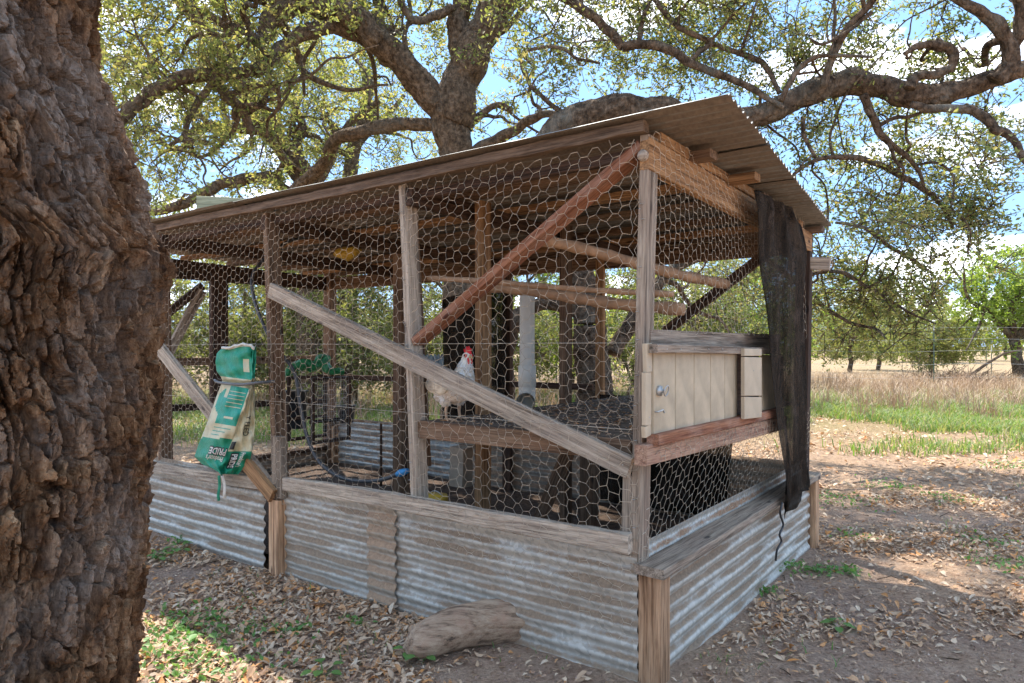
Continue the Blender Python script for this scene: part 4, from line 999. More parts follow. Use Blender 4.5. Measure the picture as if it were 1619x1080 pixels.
def relief_tube(acc, P, R, off, sd):
    """thick limb with furrowed bark as real relief"""
    L_ = np.concatenate([[0], np.cumsum(np.linalg.norm(np.diff(P, axis=0), axis=1))]); n = int(min(420, max(12, L_[-1] / .028))); s_ = np.linspace(0, L_[-1], n)
    Pn = np.stack([np.interp(s_, L_, P[:, k]) for k in range(3)], -1); Rn = np.interp(s_, L_, R)
    for _ in range(2): Pn[1:-1] = (Pn[:-2] + 2 * Pn[1:-1] + Pn[2:]) / 4
    T = unit(np.gradient(Pn, axis=0)); m = unit(Pn[-1] - Pn[0]); ref = np.array([0, 0, 1.]) if abs(m[2]) < .7 else np.array([1., .2, 0])
    A = unit(np.cross(T, ref)); B = np.cross(T, A); ns = 52; th = np.arange(ns) * 2 * math.pi / ns
    TH, SS = np.meshgrid(th, s_); RR = Rn[:, None] * np.ones(ns); cu = np.cos(TH) * RR; cv = np.sin(TH) * RR
    f = fbm(cu * 26 + cv * 7 + 40, SS * 7 + cv * 19, sd, 3); g = fbm(TH * 3.5 + .8 * SS, SS * 1.3, sd + 3, 3); h_ = fbm(cu * 60 + 9, SS * 34 + cv * 40, sd + 7, 2)
    ridge = np.clip(np.abs(f - .5) * 5.5, 0, 1)
    amp = np.clip(Rn * .16, .004, .022)[:, None]
    rr = RR * (1 + .10 * (fbm(cu * 4 + 3, SS * 2.2 + cv * 4, sd + 11, 3) - .5)) + amp * (ridge - .5) + amp * .5 * (h_ - .5)
    V = Pn[:, None] + rr[..., None] * (np.cos(TH)[..., None] * A[:, None] + np.sin(TH)[..., None] * B[:, None]); V = V.reshape(-1, 3)
    i = np.arange(n - 1)[:, None] * ns; j = np.arange(ns)[None]; j2 = (j + 1) % ns
    Fq = np.stack([i + j, i + j2, i + ns + j2, i + ns + j], -1).reshape(-1, 4)
    V = np.vstack([V, Pn[0], Pn[-1]]); c0 = n * ns; jj = np.arange(ns); k = (jj + 1) % ns
    acc.add(V - off, Fq, np.vstack([np.stack([np.full(ns, c0), k, jj], -1), np.stack([np.full(ns, c0 + 1), (n - 1) * ns + jj, (n - 1) * ns + k], -1)]))

def make_tree(name, label, cat, limbs, ntar, spread, leaf_n, leaf_s, lmat, bark, seed, group=None, up=(.0, .0, .45), vols=(), twig=.35, upbias=.3, sides=10, root=None, maxlen=2.6, limbname='trunk', tfilter=None, sub=0, sublen=1.0, block=None, bark_relief=False, thick=1.0):
    """limbs: list of polylines [(x,y,z,r)...]. Foliage clusters are hung round the limbs and joined to them by curved branches."""
    R = np.random.default_rng(seed)
    base = np.array(limbs[0][0][:3]); rt = empty(name, (base[0], base[1], 0.0 if base[2] < 1 else base[2])); off = np.array(rt.location)
    tag(rt, label, cat, group)
    SP = []; SR = []
    acc = Acc()
    for k, lb in enumerate(limbs):
        lb = np.array(lb, float); lb[:, 3] *= thick; Pc, Rc = catmull(lb[:, :3], lb[:, 3], 7)
        m_ = len(Pc); ph = R.random(3) * 6
        wob = np.stack([np.sin(np.arange(m_) * .9 + p_) for p_ in ph], -1) * Rc[:, None] * .16; wob[0] = 0
        Pc = Pc + wob * .6; Rn = Rc * (1 + .06 * (R.random(m_) - .5) + .05 * np.sin(np.arange(m_) * .7 + ph[0]))
        if Rc.max() > .075 and bark_relief: relief_tube(acc, Pc, Rn, off, seed + k)
        else: tube(acc, Pc - off, Rn, sides, True, .06)
        SP.append(Pc); SR.append(Rc)
    # wandering second order branches
    for k in range(sub):
        a = R.integers(0, len(SP)); Pc, Rc = SP[a], SR[a]
        if len(Pc) < 6: continue
        i0 = R.integers(3, len(Pc) - 1)
        if Pc[i0][2] < 1.9 or Rc[i0] < .012: continue
        t_ = unit(Pc[i0] - Pc[i0 - 1]); d = unit(unit(np.cross(t_, R.normal(size=3))) + t_ * .5 + (0, 0, .15)); Ls = R.uniform(.7, 2.0) * sublen; ns2 = 9
        q = [Pc[i0]]; 
        for j_ in range(ns2): d = unit(d + R.normal(size=3) * .42 + (0, 0, .03)); q.append(q[-1] + d * Ls / ns2)
        q = np.array(q); r0 = min(Rc[i0] * .6, .018 + .022 * Ls); Rq = r0 * (1 - .78 * np.linspace(0, 1, ns2 + 1))
        if block is not None and block(q).any(): continue
        Pq, Rq = catmull(q, Rq, 3); tube(acc, Pq - off, Rq, 7, False, .12); SP.append(Pq); SR.append(Rq)
    o = acc.obj(limbname, bark, rt, True)
    LP = np.vstack(SP); LR = np.concatenate(SR)
    wgt = 1.0 / (LR + .05); wgt[LP[:, 2] < 1.4] *= .03
    wgt /= wgt.sum()
    nv = sum(v[3] for v in vols)
    T_ = LP[R.choice(len(LP), max(0, ntar - nv), p=wgt)] + R.normal(size=(max(0, ntar - nv), 3)) * spread + (0, 0, upbias)
    TT = [T_]
    for (c, rad, _, nvv) in vols:
        q = R.normal(size=(nvv, 3)); q = unit(q) * (R.random((nvv, 1)) ** (1 / 2.6)); TT.append(np.array(c) + q * np.array(rad))
    T_ = np.vstack(TT); T_ = T_[T_[:, 2] > .5]
    if tfilter is not None: T_ = T_[tfilter(T_)]
    dmin = np.array([np.min(np.linalg.norm(LP - t, axis=1)) for t in T_]); T_ = T_[np.argsort(dmin)]
    SPa = np.zeros((len(LP) + len(T_) * 8, 3)); SRa = np.zeros(len(SPa)); SPa[:len(LP)] = LP; SRa[:len(LP)] = LR; ns_ = len(LP)
    acc = Acc(); LC = []
    for t in T_:
        D = np.linalg.norm(SPa[:ns_] - t, axis=1) + .25 * np.maximum(0, SPa[:ns_, 2] - t[2]); a = int(np.argmin(D)); p0 = SPa[a]; d = t - p0; Ln = np.linalg.norm(d)
        if Ln < .05: Ln = .05
        r0 = min(SRa[a] * .62, .009 + .016 * Ln); m_ = 7
        u = np.linspace(0, 1, m_)[:, None]; perp = unit(R.normal(size=3)) * Ln * .16
        P_ = p0 + d * u + perp * np.sin(u * math.pi) + R.normal(size=(m_, 3)) * Ln * .028 * np.sin(u * math.pi) + np.array([0, 0, 1]) * np.sin(u * math.pi) * Ln * .07
        R_ = r0 * (1 - u[:, 0] * .72)
        tube(acc, P_ - off, R_, 5 if r0 > .012 else 4, False, .15)
        SPa[ns_:ns_ + m_ - 1] = P_[1:]; SRa[ns_:ns_ + m_ - 1] = R_[1:]; ns_ += m_ - 1
        ntw = R.integers(4, 8)
        for k in range(ntw):
            st_ = P_[-1] if k < 3 else P_[R.integers(3, m_)]
            dd = unit(R.normal(size=3) + unit(d) * .6 + (0, 0, -.08)) * twig * R.uniform(.5, 1.3)
            q = st_ + dd * np.array([[0], [.35], [.7], [1]]) + R.normal(size=(4, 3)) * twig * .05; q[0] = st_
            tube(acc, q - off, np.array([.0060, .0048, .0036, .0022]) * max(1, twig / .4), 3)
            nl = max(3, int(leaf_n * R.uniform(.5, 1.5))); uu = R.random((nl, 1)) ** .6
            LC.append(st_ + (q[-1] - st_) * (uu * 1.05) + R.normal(size=(nl, 3)) * twig * .12)
    if LC: acc.obj('branches', bark, rt, True)['kind'] = 'stuff'
    C = np.vstack(LC) - off
    Vl, Fl = leaves_np(C, np.array(up), leaf_s, sd=seed)
    mesh_np('crown', Vl, [Fl], lmat, rt)['kind'] = 'stuff'
    return rt, len(C)

def PL(pts, depths, ws):
    """traced limb: pixels + distances + apparent widths in pixels -> world polyline with radii"""
    n = len(pts)
    if not isinstance(depths, (list, tuple)): depths = [depths] * n
    dd = np.interp(np.linspace(0, 1, n), np.linspace(0, 1, len(depths)), depths); ww = np.interp(np.linspace(0, 1, n), np.linspace(0, 1, len(ws)), ws)
    return [(*pix(p[0], p[1], d), w_ * d / FPX / 2) for p, d, w_ in zip(pts, dd, ww)]

def ground_from(px, Y): return (px - 810) / FPX * Y
NL = 0
# -- centre oak behind the coop
D = 9.0
g0 = (ground_from(740, D), D, -.1, .50)
centre = [
 [g0] + PL([(738, 600), (728, 430), (720, 250), (716, 185)], D, [66, 60, 58, 72]) + PL([(738, 105), (765, 48), (795, 0), (830, -70), (850, -160), (880, -260)], [D, D - .3], [62, 55, 52, 44, 34, 20]),
 PL([(735, 100), (724, 50), (731, 0), (715, -80), (700, -180)], D, [40, 38, 34, 26, 16]),
 PL([(706, 180), (672, 142), (632, 95), (590, 60), (540, 40), (492, 48), (450, 72), (430, 95), (400, 112), (350, 118), (300, 120), (258, 138), (222, 160), (190, 192), (160, 236)], [9, 8.6, 8, 7.4, 6.9], [50, 48, 44, 26, 23, 21, 22, 24, 24, 16]),
 PL([(600, 66), (566, 30), (520, 8), (470, 2), (420, -6), (350, -30), (280, -60)], [8.5, 8], [40, 42, 40, 36, 26, 18]),
 PL([(468, 8), (430, 30), (418, 62), (408, 68)], [8.2, 8], [30, 34, 24, 20]),
 PL([(410, 66), (375, 48), (340, 30), (300, 10), (270, -20)], [8, 7.8], [22, 18, 14, 10]),
 PL([(608, 70), (602, 40), (598, 0), (580, -50)], [8.6, 9], [20, 20, 16]),
 PL([(715, 12), (682, 28), (655, 32), (640, 15), (628, -10)], [8.8, 8.4], [16, 14, 10]),
 PL([(700, 200), (650, 196), (605, 200), (560, 212), (530, 222), (515, 255), (498, 274), (470, 300)], [9, 9.5, 10.5], [20, 24, 22, 20, 24]),
 PL([(742, 200), (765, 178), (790, 165), (810, 175)], D, [14, 12, 6]),
 PL([(742, 245), (770, 228), (808, 210), (838, 190), (870, 180), (920, 190)], [9, 8.5], [20, 20, 18, 14, 8]),
 PL([(775, 60), (800, 45), (815, 28), (840, 0), (850, -40)], [9, 9], [14, 10, 6]),
 PL([(430, 98), (395, 60), (360, 92), (330, 110)], [7.9, 7.6], [10, 8, 5]),
 PL([(345, 120), (322, 150), (300, 185), (290, 215), (268, 230)], [7.6, 7.4], [14, 12, 10, 6]),
 PL([(330, 122), (365, 155), (385, 178), (400, 210)], [7.6, 8], [18, 18, 12]),
 PL([(482, 150), (480, 100), (500, 60), (498, 20)], [9.2, 9], [6, 8, 6]),
 PL([(650, 120), (640, 60), (650, 20), (640, -20)], [8.8, 8.7], [10, 8, 6]),
]
r_, n_ = make_tree('oak_tree', 'large live oak with a forked grey trunk rising behind the middle of the roof', 'oak tree', centre, 520, (.85, .75, .62), 18, .058, LEAF_OAK2, BARK_GREY, 11, sub=120, bark_relief=True, thick=.9, block=lambda T: (T[:, 1] < 8.9) & (T[:, 0] / T[:, 1] > -.16) & (T[:, 0] / T[:, 1] < .0),
    tfilter=lambda T: ~((T[:, 1] < 9.6) & (T[:, 0] / T[:, 1] > -.33) & (T[:, 0] / T[:, 1] < .02) & ((T[:, 2] - EYE) / T[:, 1] < .47)),
    vols=[(pix(250, 60, 7.5), (1.5, 1.6, .9), 0, 55), (pix(480, 130, 10), (1.6, 1.5, .8), 0, 26), (pix(300, -60, 8), (2.2, 2.0, .8), 0, 30), (pix(640, -40, 9.5), (2, 1.5, .7), 0, 25)]); NL += n_
# -- right oak whose low limb passes over the roof
D = 7.2
right = [
 [(ground_from(945, D), D, -.1, .30)] + PL([(938, 600), (930, 500), (905, 400), (872, 300), (862, 245), (880, 208), (925, 184), (985, 174), (1050, 176), (1110, 184), (1190, 186), (1245, 163), (1300, 140), (1350, 130), (1400, 140), (1450, 152), (1505, 146), (1560, 128), (1625, 108), (1700, 95), (1800, 60)],
    [7.2, 7.2, 7.0, 6.8, 6.6, 6.4, 6.2], [66, 60, 58, 54, 50, 50, 54, 52, 46, 40, 38, 40, 44, 46, 40, 46, 38, 32, 30, 26, 16]),
 PL([(1438, 140), (1448, 122), (1482, 117), (1506, 104), (1505, 80), (1480, 72), (1455, 72), (1430, 85)], 6.3, [22, 18, 16, 20, 16, 8]),
 PL([(1575, 128), (1600, 95), (1585, 50), (1560, 25), (1525, 5), (1480, -20)], [6.2, 6], [34, 28, 26, 18, 12]),
 PL([(1600, 80), (1615, 40), (1612, 0), (1600, -60)], [6.2, 6], [26, 24, 16]),
 PL([(1365, 150), (1378, 180), (1395, 215), (1425, 240), (1450, 265), (1462, 295)], [6.5, 6.8], [16, 14, 10, 5]),
 PL([(1440, 165), (1470, 172), (1520, 172), (1552, 182), (1575, 205), (1598, 215), (1619, 250), (1650, 290)], [6.3, 6], [14, 16, 18, 14, 10]),
 PL([(1250, 280), (1288, 254), (1340, 248), (1385, 258), (1425, 278), (1462, 300), (1490, 325), (1507, 360)], [6.6, 7.2], [6, 9, 12, 12, 10, 6]),
 PL([(1270, 185), (1272, 215), (1290, 250)], 6.6, [10, 8, 6]),
 PL([(1322, 352), (1360, 358), (1385, 372), (1410, 392), (1440, 408), (1474, 432)], [7, 7.2], [5, 7, 8, 8, 4]),
 PL([(1265, 440), (1290, 432), (1330, 430), (1368, 452), (1400, 470), (1440, 495), (1480, 512)], [7.6, 7.2], [8, 8, 6, 3]),
 PL([(1200, 400), (1270, 455), (1310, 490), (1350, 512), (1385, 520), (1400, 535)], [8, 7.4], [10, 7, 4]),
 PL([(985, 74), (1022, 70), (1062, 80), (1092, 100), (1130, 115), (1180, 135), (1218, 158), (1240, 170)], [6.9, 6.6], [18, 17, 15, 12, 8]),
 PL([(985, 74), (962, 48), (930, 20), (890, -6), (850, -50)], [6.9, 7], [18, 17, 18, 16]),
 PL([(1090, 102), (1103, 85), (1125, 68), (1110, 60), (1072, 42), (1050, 18), (1033, -5), (1010, -40)], [6.8, 7], [9, 10, 11, 9]),
 PL([(1116, 66), (1172, 85), (1204, 98), (1220, 120), (1233, 148)], [6.9, 6.8], [10, 11, 8]),
 PL([(905, 192), (872, 165), (842, 138), (828, 112), (825, 88), (850, 76), (888, 76), (912, 92), (950, 100)], [7.2, 7], [10, 8, 6, 7, 5]),
 PL([(1235, 160), (1255, 120), (1280, 95), (1310, 88), (1380, 90)], [6.5, 6.3], [11, 9, 5]),
 PL([(970, 560), (1010, 490), (1060, 430), (1130, 400), (1210, 395), (1290, 420)], [7.3, 7.8], [30, 24, 16, 10, 6]),
 PL([(925, 500), (870, 480), (820, 500), (800, 560), (800, 640)], [7.2, 7.6], [22, 26, 30, 32]),
 PL([(1378, 20), (1340, 50), (1300, 70), (1280, 60)], 6.2, [8, 6, 4]),
 PL([(1300, 140), (1330, 60), (1380, 0), (1400, -60), (1450, -130)], [6.5, 5.8], [16, 14, 12]),
]
r_, n_ = make_tree('oak_tree', 'spreading live oak whose long low limb reaches right above the coop roof', 'oak tree', right, 640, (.62, .75, .50), 19, .050, LEAF_OAK, BARK, 12, sub=140, bark_relief=True, thick=.84, block=lambda T: (T[:, 1] < 6.0) & (T[:, 2] < 4.3),
    vols=[(pix(1380, 60, 6.5), (1.6, 1.2, .55), 0, 45), (pix(1010, 40, 8), (1.4, 1.3, .6), 0, 30), (pix(1400, 330, 7.5), (1.1, 1.2, .6), 0, 60), (pix(1380, 480, 7.8), (.85, .9, .42), 0, 55), (pix(1120, 20, 7.5), (1.6, 1.2, .5), 0, 50), (pix(1450, 200, 7.5), (1.4, 1.2, .4), 0, 30), (pix(1100, 450, 8.6), (1.1, .6, .6), 0, 24), (pix(1580, 300, 7), (.6, .8, .5), 0, 12)],
    tfilter=lambda T: ~((T[:, 2] < 2.5) & (T[:, 1] < 5.4)) & ~((T[:, 1] < 6.55) & (T[:, 0] < 4.9) & (T[:, 2] > 2.6) & (T[:, 2] < 4.6) & (T[:, 0] > .2))); NL += n_
# -- trees further back, left
def rand_limbs(base, h, r, n, seed, lean=(0, 0), spread=.6):
    R = np.random.default_rng(seed); b = np.array(base, float); out_ = []
    fork = h * R.uniform(.22, .38); top = b + (lean[0], lean[1], fork)
    out_.append([(b[0], b[1], -.1, r * 1.2), ((b + top)[0] / 2 + R.normal() * .05, (b + top)[1] / 2, fork / 2, r), (*top, r * .85)])
    for k in range(n):
        a = 2 * math.pi * (k + R.random() * .6) / n; d = np.array([math.cos(a), math.sin(a), 0]) * spread * h * R.uniform(.5, .9)
        e = top + d + (0, 0, (h - fork) * R.uniform(.45, .95)); m1 = top + (e - top) * .35 + (0, 0, R.uniform(-.05, .12) * h) + R.normal(size=3) * .05 * h; m2 = top + (e - top) * .7 + R.normal(size=3) * .05 * h
        out_.append([(*top, r * .7), (*m1, r * .5), (*m2, r * .3), (*e, r * .12)])
        e2 = m1 + unit(R.normal(size=3) + (0, 0, .3)) * h * .3; out_.append([(*m1, r * .35), (*((m1 + e2) / 2 + R.normal(size=3) * .03 * h), r * .22), (*e2, r * .1)])
    return out_
D = 13.0
second = [[(ground_from(490, D), D, -.1, .22)] + PL([(488, 500), (484, 300), (462, 250), (438, 215), (408, 172), (372, 120), (335, 60), (290, 10), (250, -40)], [13, 12], [32, 30, 28, 26, 22, 16, 10]),
 PL([(480, 290), (440, 232), (415, 208), (360, 202), (310, 205), (290, 235), (250, 225)], [13, 12.5], [24, 18, 14, 10, 6]),
 PL([(478, 310), (450, 300), (430, 280), (390, 284), (350, 292), (318, 308), (270, 330), (225, 338)], [13, 11.5], [14, 16, 18, 17, 14, 10]),
 PL([(484, 290), (470, 230), (480, 200), (450, 150), (400, 130)], [13, 13.5], [18, 12, 8]),
 PL([(490, 300), (520, 262), (534, 220), (560, 190), (600, 160)], [13, 13], [16, 12, 8])]
r_, n_ = make_tree('oak_tree', 'twisted oak with curling limbs standing left of the forked oak', 'oak tree', second, 230, (1.0, .9, .8), 16, .075, LEAF_OAK2, BARK_GREY, 13, sub=60, sublen=1.4, bark_relief=True, twig=.45,
   vols=[(pix(330, 230, 12), (1.8, 1.2, .9), 0, 26), (pix(430, 60, 13), (2.2, 1.2, 1.0), 0, 26)]); NL += n_
D = 16.0
third = [[(ground_from(553, D), D, -.1, .20)] + PL([(553, 500), (553, 300), (560, 235), (572, 205), (582, 150), (590, 120)], [16, 16], [24, 22, 20, 18, 12]),
 PL([(560, 235), (590, 200), (615, 180), (640, 150)], 16, [14, 10, 6]), PL([(556, 250), (530, 235), (505, 240), (480, 225)], 16, [10, 8, 5]), PL([(583, 150), (575, 110), (560, 90)], 16, [14, 10, 6])]
r_, n_ = make_tree('oak_tree', 'slim pale trunked oak seen in the gap left of the big forked trunk', 'oak tree', third, 100, (1.1, .9, .9), 14, .085, LEAF_OAK2, BARK_GREY, 14, sub=25, sublen=1.5, bark_relief=True, twig=.5,
   vols=[(pix(600, 180, 17), (2.0, 1.2, 1.3), 0, 22)]); NL += n_
# brush trees behind the coop
brush = [(-8.6, 15.5, 5.0, 'yellowish brush tree behind the far left end of the coop'), (-6.0, 17.5, 4.6, 'brush tree seen through the wire above the feed sack'), (-4.0, 14.5, 4.3, 'brush tree behind the gap right of the feed sack'),
         (-1.2, 18.5, 5.0, 'brush tree behind the hen and the back wall'), (1.6, 19.0, 4.8, 'brush tree behind the white feeder pipe'), (4.2, 17.5, 4.2, 'low brush tree seen above the cream door'), (7.6, 22.0, 4.0, 'brush tree just right of the black shade cloth'), (-11.8, 19, 5.5, 'tall brush tree beyond the near trunk'),
         (16.5, 34, 4.2, 'pale brush tree beyond the fence near the dark shade cloth'), (20.0, 38, 4.6, 'pale brush tree beyond the fence in the middle of the right hand field'), (17.5, 29, 2.6, 'low pale bush beside the brush pile beyond the fence')]
for k, (x, y, h, lab) in enumerate(brush):
    r_, n_ = make_tree('brush_tree', lab, 'brush tree', rand_limbs((x, y, 0), h, .11, 5, 40 + k, spread=.55), 190, (.8, .8, .6), 14, .10, LEAF_BRUSH if k not in (4, 6) else LEAF_BRIGHT, BARK_GREY, 50 + k, twig=.45, sides=7,
        vols=[((x, y, h * .55), (2.1, 1.5, h * .45), 0, 90), ((x, y + .5, 1.3), (2.2, 1.2, .7), 0, 45)]); NL += n_
for k, (x, y, h, lab) in enumerate([(-7.2, 13.5, 1.9, 'low shrub behind the far left end wall of the coop'), (-5.6, 14.5, 2.1, 'low shrub between the feed sack and the near trunk, out in the field'), (-4.6, 16, 2.2, 'low shrub seen past the feed sack'), (-3.2, 13.2, 1.7, 'low shrub seen under the green plastic'),
        (-1.9, 15.5, 2.0, 'low shrub straight behind the clean tin back wall'), (.4, 16, 2.0, 'low shrub behind the feeder pipe'), (2.6, 15, 1.9, 'low shrub behind the corner post'), (4.4, 16.5, 1.8, 'low shrub behind the cream door')]):
    r_, n_ = make_tree('shrub', lab, 'shrub', rand_limbs((x, y, 0), h, .035, 6, 340 + k, spread=.6), 110, (.45, .4, .5), 14, .08, LEAF_BRUSH, BARK_GREY, 350 + k, twig=.35, sides=5, vols=[((x, y, h * .6), (1.3, .9, h * .6), 0, 75)]); NL += n_
# bright green mesquite at the right edge
r_, n_ = make_tree('mesquite_tree', 'bright green mesquite tree with dark trunk at the right edge beyond the fence', 'mesquite tree', rand_limbs((ground_from(1612, 27), 27, 0), 6.0, .20, 6, 71, (-.2, 0), .5), 170, (.8, .8, .7), 14, .15, LEAF_BRIGHT, BARK, 72, twig=.6,
    vols=[((ground_from(1612, 27), 27, 3.3), (2.2, 2.0, 2.0), 0, 130)]); NL += n_
# distant tree line
R_ = np.random.default_rng(5)
for k in range(44):
    y = R_.uniform(48, 110); x = (k / 43 * 1.9 - .85) * y + R_.normal() * 2; h = R_.uniform(4.0, 7.2)
    r_, n_ = make_tree('distant_tree', 'small pale green tree in the distant line beyond the dry field', 'tree', rand_limbs((x, y, 0), h, .16, 4, 100 + k, spread=.5), 60, (1, 1, .7), 7, .34, LEAF_BRIGHT if k % 3 == 0 else LEAF_BRUSH, BARK_GREY, 200 + k,
        group='trees of the distant line', twig=1.0, sides=5, vols=[((x, y, h * .5), (3.4, 2.4, h * .45), 0, 52)]); NL += n_

# -- near oak trunk at the left edge: bark plates are real relief
edge = [(-60, 150), (0, 147), (60, 143), (100, 146), (150, 163), (180, 176), (230, 194), (270, 211), (330, 222), (370, 240), (400, 262), (415, 268), (440, 258), (480, 246), (560, 240), (600, 243), (640, 248), (700, 245), (760, 234), (830, 230), (900, 224), (1000, 214), (1080, 206), (1200, 205)]
Yt = 1.62
ez = np.array([EYE + (547 - e[0]) / FPX * Yt for e in edge])[::-1]; ee = np.array([(e[1] - 810) / FPX for e in edge])[::-1]
# axis: keep the centre on a circle such that the tangent ray at the right matches the traced edge
def trunk_axis(z):
    a = math.atan(np.interp(z, ez, ee))                       # bearing of right silhouette
    rad = .40 + .10 * max(0, .5 - z) + .02 * math.sin(z * 3) + (.0 if z < 2.2 else min(.10, (z - 2.2) * .05))
    dist = 1.98; cb = a - math.asin((rad) / dist)
    return np.array([math.sin(cb) * dist, math.cos(cb) * dist]), rad
nzv, nth = 900, 900
zz = np.linspace(-.05, 3.3, nzv)
ax = np.array([[*trunk_axis(z)[0], trunk_axis(z)[1]] for z in zz])
th = np.linspace(0, 2 * math.pi, nth, endpoint=False)
TH, ZZ = np.meshgrid(th, zz)
U = TH * .42; Wv = ZZ
twist = .16 * ZZ
def cells(u, v, su, sv, seed, jag=.22):
    x = u / su; y = v / sv
    x = x + .55 * (fbm(u * 9, v * 5, seed + 40, 3) - .5) * 2 + jag * (fbm(u * 95, v * 55, seed + 60, 3) - .5) * 2; y = y + .35 * (fbm(u * 11 + 9, v * 9, seed + 50, 3) - .5) * 2 + jag * .6 * (fbm(u * 80, v * 60, seed + 70, 2) - .5) * 2
    ix = np.floor(x); iy = np.floor(y); f1 = np.full(x.shape, 9.); f2 = np.full(x.shape, 9.); hh = np.zeros(x.shape); tl = np.zeros(x.shape)
    for dx in (-1, 0, 1):
        for dy in (-1, 0, 1):
            cx_ = ix + dx; cy_ = iy + dy; jx = hash2(cx_, cy_, seed); jy = hash2(cx_, cy_, seed + 1)
            ex = x - cx_ - jx; ey = y - cy_ - jy; d = np.sqrt(ex ** 2 + ey ** 2)
            nw = d < f1; f2 = np.where(nw, f1, np.minimum(f2, d)); hh = np.where(nw, hash2(cx_, cy_, seed + 2), hh)
            ta = hash2(cx_, cy_, seed + 3) * 6.283; tl = np.where(nw, ex * np.cos(ta) + ey * np.sin(ta), tl); f1 = np.where(nw, d, f1)
    return f2 - f1, hh, tl
u2 = U + twist * .42 * .9 + .03 * np.sin(ZZ * 5)
c1, h1, t1 = cells(u2, Wv, .030, .085, 5); c2, h2, t2 = cells(u2 + 3, Wv, .0125, .026, 9, .3)
ss = lambda x: np.clip(x, 0, 1) ** 2 * (3 - 2 * np.clip(x, 0, 1))
fur = ss(np.abs(fbm((u2 + .004 * fbm(U * 40, Wv * 20, 95, 2)) * 24, Wv * 3.6, 101, 3) - .5) * 15 - .28)
pl1 = ss((c1 - .05) / (.07 + .07 * fbm(U * 6, Wv * 3, 19, 2))); pl2 = ss((c2 - .03) / .14)
disp = .020 * fur + pl1 * (.014 + .014 * h1 + .018 * t1) * (.45 + .55 * fur) + pl2 * pl1 * (.003 + .005 * h2 + .007 * t2) + .008 * (fbm(U * 90, Wv * 50, 3, 3) - .5) + .045 * (fbm(U * 4, Wv * 2.4, 13, 3) - .5)
rad = ax[:, 2][:, None] + disp - .034
Vt = np.stack([ax[:, 0][:, None] + rad * np.cos(TH), ax[:, 1][:, None] + rad * np.sin(TH), ZZ], -1).reshape(-1, 3)
i = np.arange(nzv - 1)[:, None] * nth; j = np.arange(nth)[None]; j2 = (j + 1) % nth
Ft = np.stack([i + j, i + j2, i + nth + j2, i + nth + j], -1).reshape(-1, 4)
near = empty('oak_tree', (ax[0, 0], ax[0, 1], 0)); tag(near, 'huge rough barked oak trunk filling the left edge of the view', 'oak tree')
mesh_np('trunk', Vt - np.array(near.location), [Ft], BARK_NEAR, near, False)

tp = np.array([*ax[-1, :2], 3.2])  # unseen upper limbs and crown, added to dapple the foreground with shade
rt_, n_ = make_tree('oak_tree', 'tmp', 'oak tree', [[(*tp, .36), (*(tp + (.1, .1, .6)), .34), (*(tp + (.5, 1.0, 1.3)), .22), (*(tp + (.6, 2.4, 1.9)), .15), (*(tp + (1.3, 3.8, 2.3)), .06)],
    [(*(tp + (.1, .1, .5)), .25), (*(tp + (-1.0, .6, 1.3)), .18), (*(tp + (-2.4, 1.5, 1.9)), .08)], [(*(tp + (0, 0, .5)), .25), (*(tp + (.6, -1.2, 1.5)), .16), (*(tp + (1.8, -2.2, 2.2)), .06)]],
    70, (.9, .9, .4), 12, .055, LEAF_OAK, BARK, 33, vols=[((-1.8, 4.4, 5.5), (1.8, 1.5, .5), 0, 18)], limbname='limbs', tfilter=lambda T: T[:, 2] > np.maximum(4.2, EYE + .56 * T[:, 1]))
offn = rt_.location - near.location
for ch in list(rt_.children): ch.parent = near; ch.location = offn
bpy.data.objects.remove(rt_)

# ================================================================== ground cover
def in_coop(x, y):
    dx = x - C0[0]; dy = y - C0[1]; a = dx * XL[0] + dy * XL[1]; b_ = dx * YL[0] + dy * YL[1]
    return (a > -4.92) & (a < .10) & (b_ > -.03) & (b_ < 2.52)
def litter_mesh(x, y, size, name_seed, lift=.006):
    R = np.random.default_rng(name_seed); n = len(x); z = gh(x, y) + lift + R.random(n) * .009
    a = R.random(n) * 6.283; tl = R.normal(size=n) * .28; rl_ = R.normal(size=n) * .35; L_ = size * (.28 + 1.1 * R.random(n) ** 1.3); W_ = L_ * R.uniform(.28, .55, n); cv = R.uniform(-.22, .32, n) * L_
    tpl = np.array([(-.5, 0, 0), (-.15, .40, 1), (.2, .42, 1), (.5, 0, 0), (.2, -.42, 1), (-.15, -.40, 1), (-.15, 0, .35), (.2, 0, .35)])
    X = tpl[None, :, 0] * L_[:, None]; Y = tpl[None, :, 1] * W_[:, None] * 1.0; Z = (tpl[None, :, 2] * .12 * W_[:, None] * np.sign(cv)[:, None] * 2) - cv[:, None] * (tpl[None, :, 0] ** 2) * 2
    Z2 = Z + X * tl[:, None] + Y * rl_[:, None]; ca, sa = np.cos(a)[:, None], np.sin(a)[:, None]
    V = np.stack([x[:, None] + X * ca - Y * sa, y[:, None] + X * sa + Y * ca, z[:, None] + Z2], -1)
    V[..., 2] += np.maximum(0, (z - .004)[:, None] - lift * .5 - V[..., 2].min(1, keepdims=True))
    b = np.arange(n)[:, None] * 8
    T3 = np.vstack([b + np.array([[0, 6, 1]]), b + np.array([[0, 5, 6]]), b + np.array([[1, 7, 2]]) * 1, ])
    Q4 = np.vstack([b + np.array([[1, 6, 7, 2]]), b + np.array([[6, 5, 4, 7]])]); T3 = np.vstack([b + np.array([[0, 6, 1]]), b + np.array([[0, 5, 6]]), b + np.array([[2, 7, 3]]), b + np.array([[7, 4, 3]])])
    return V.reshape(-1, 3), Q4, T3
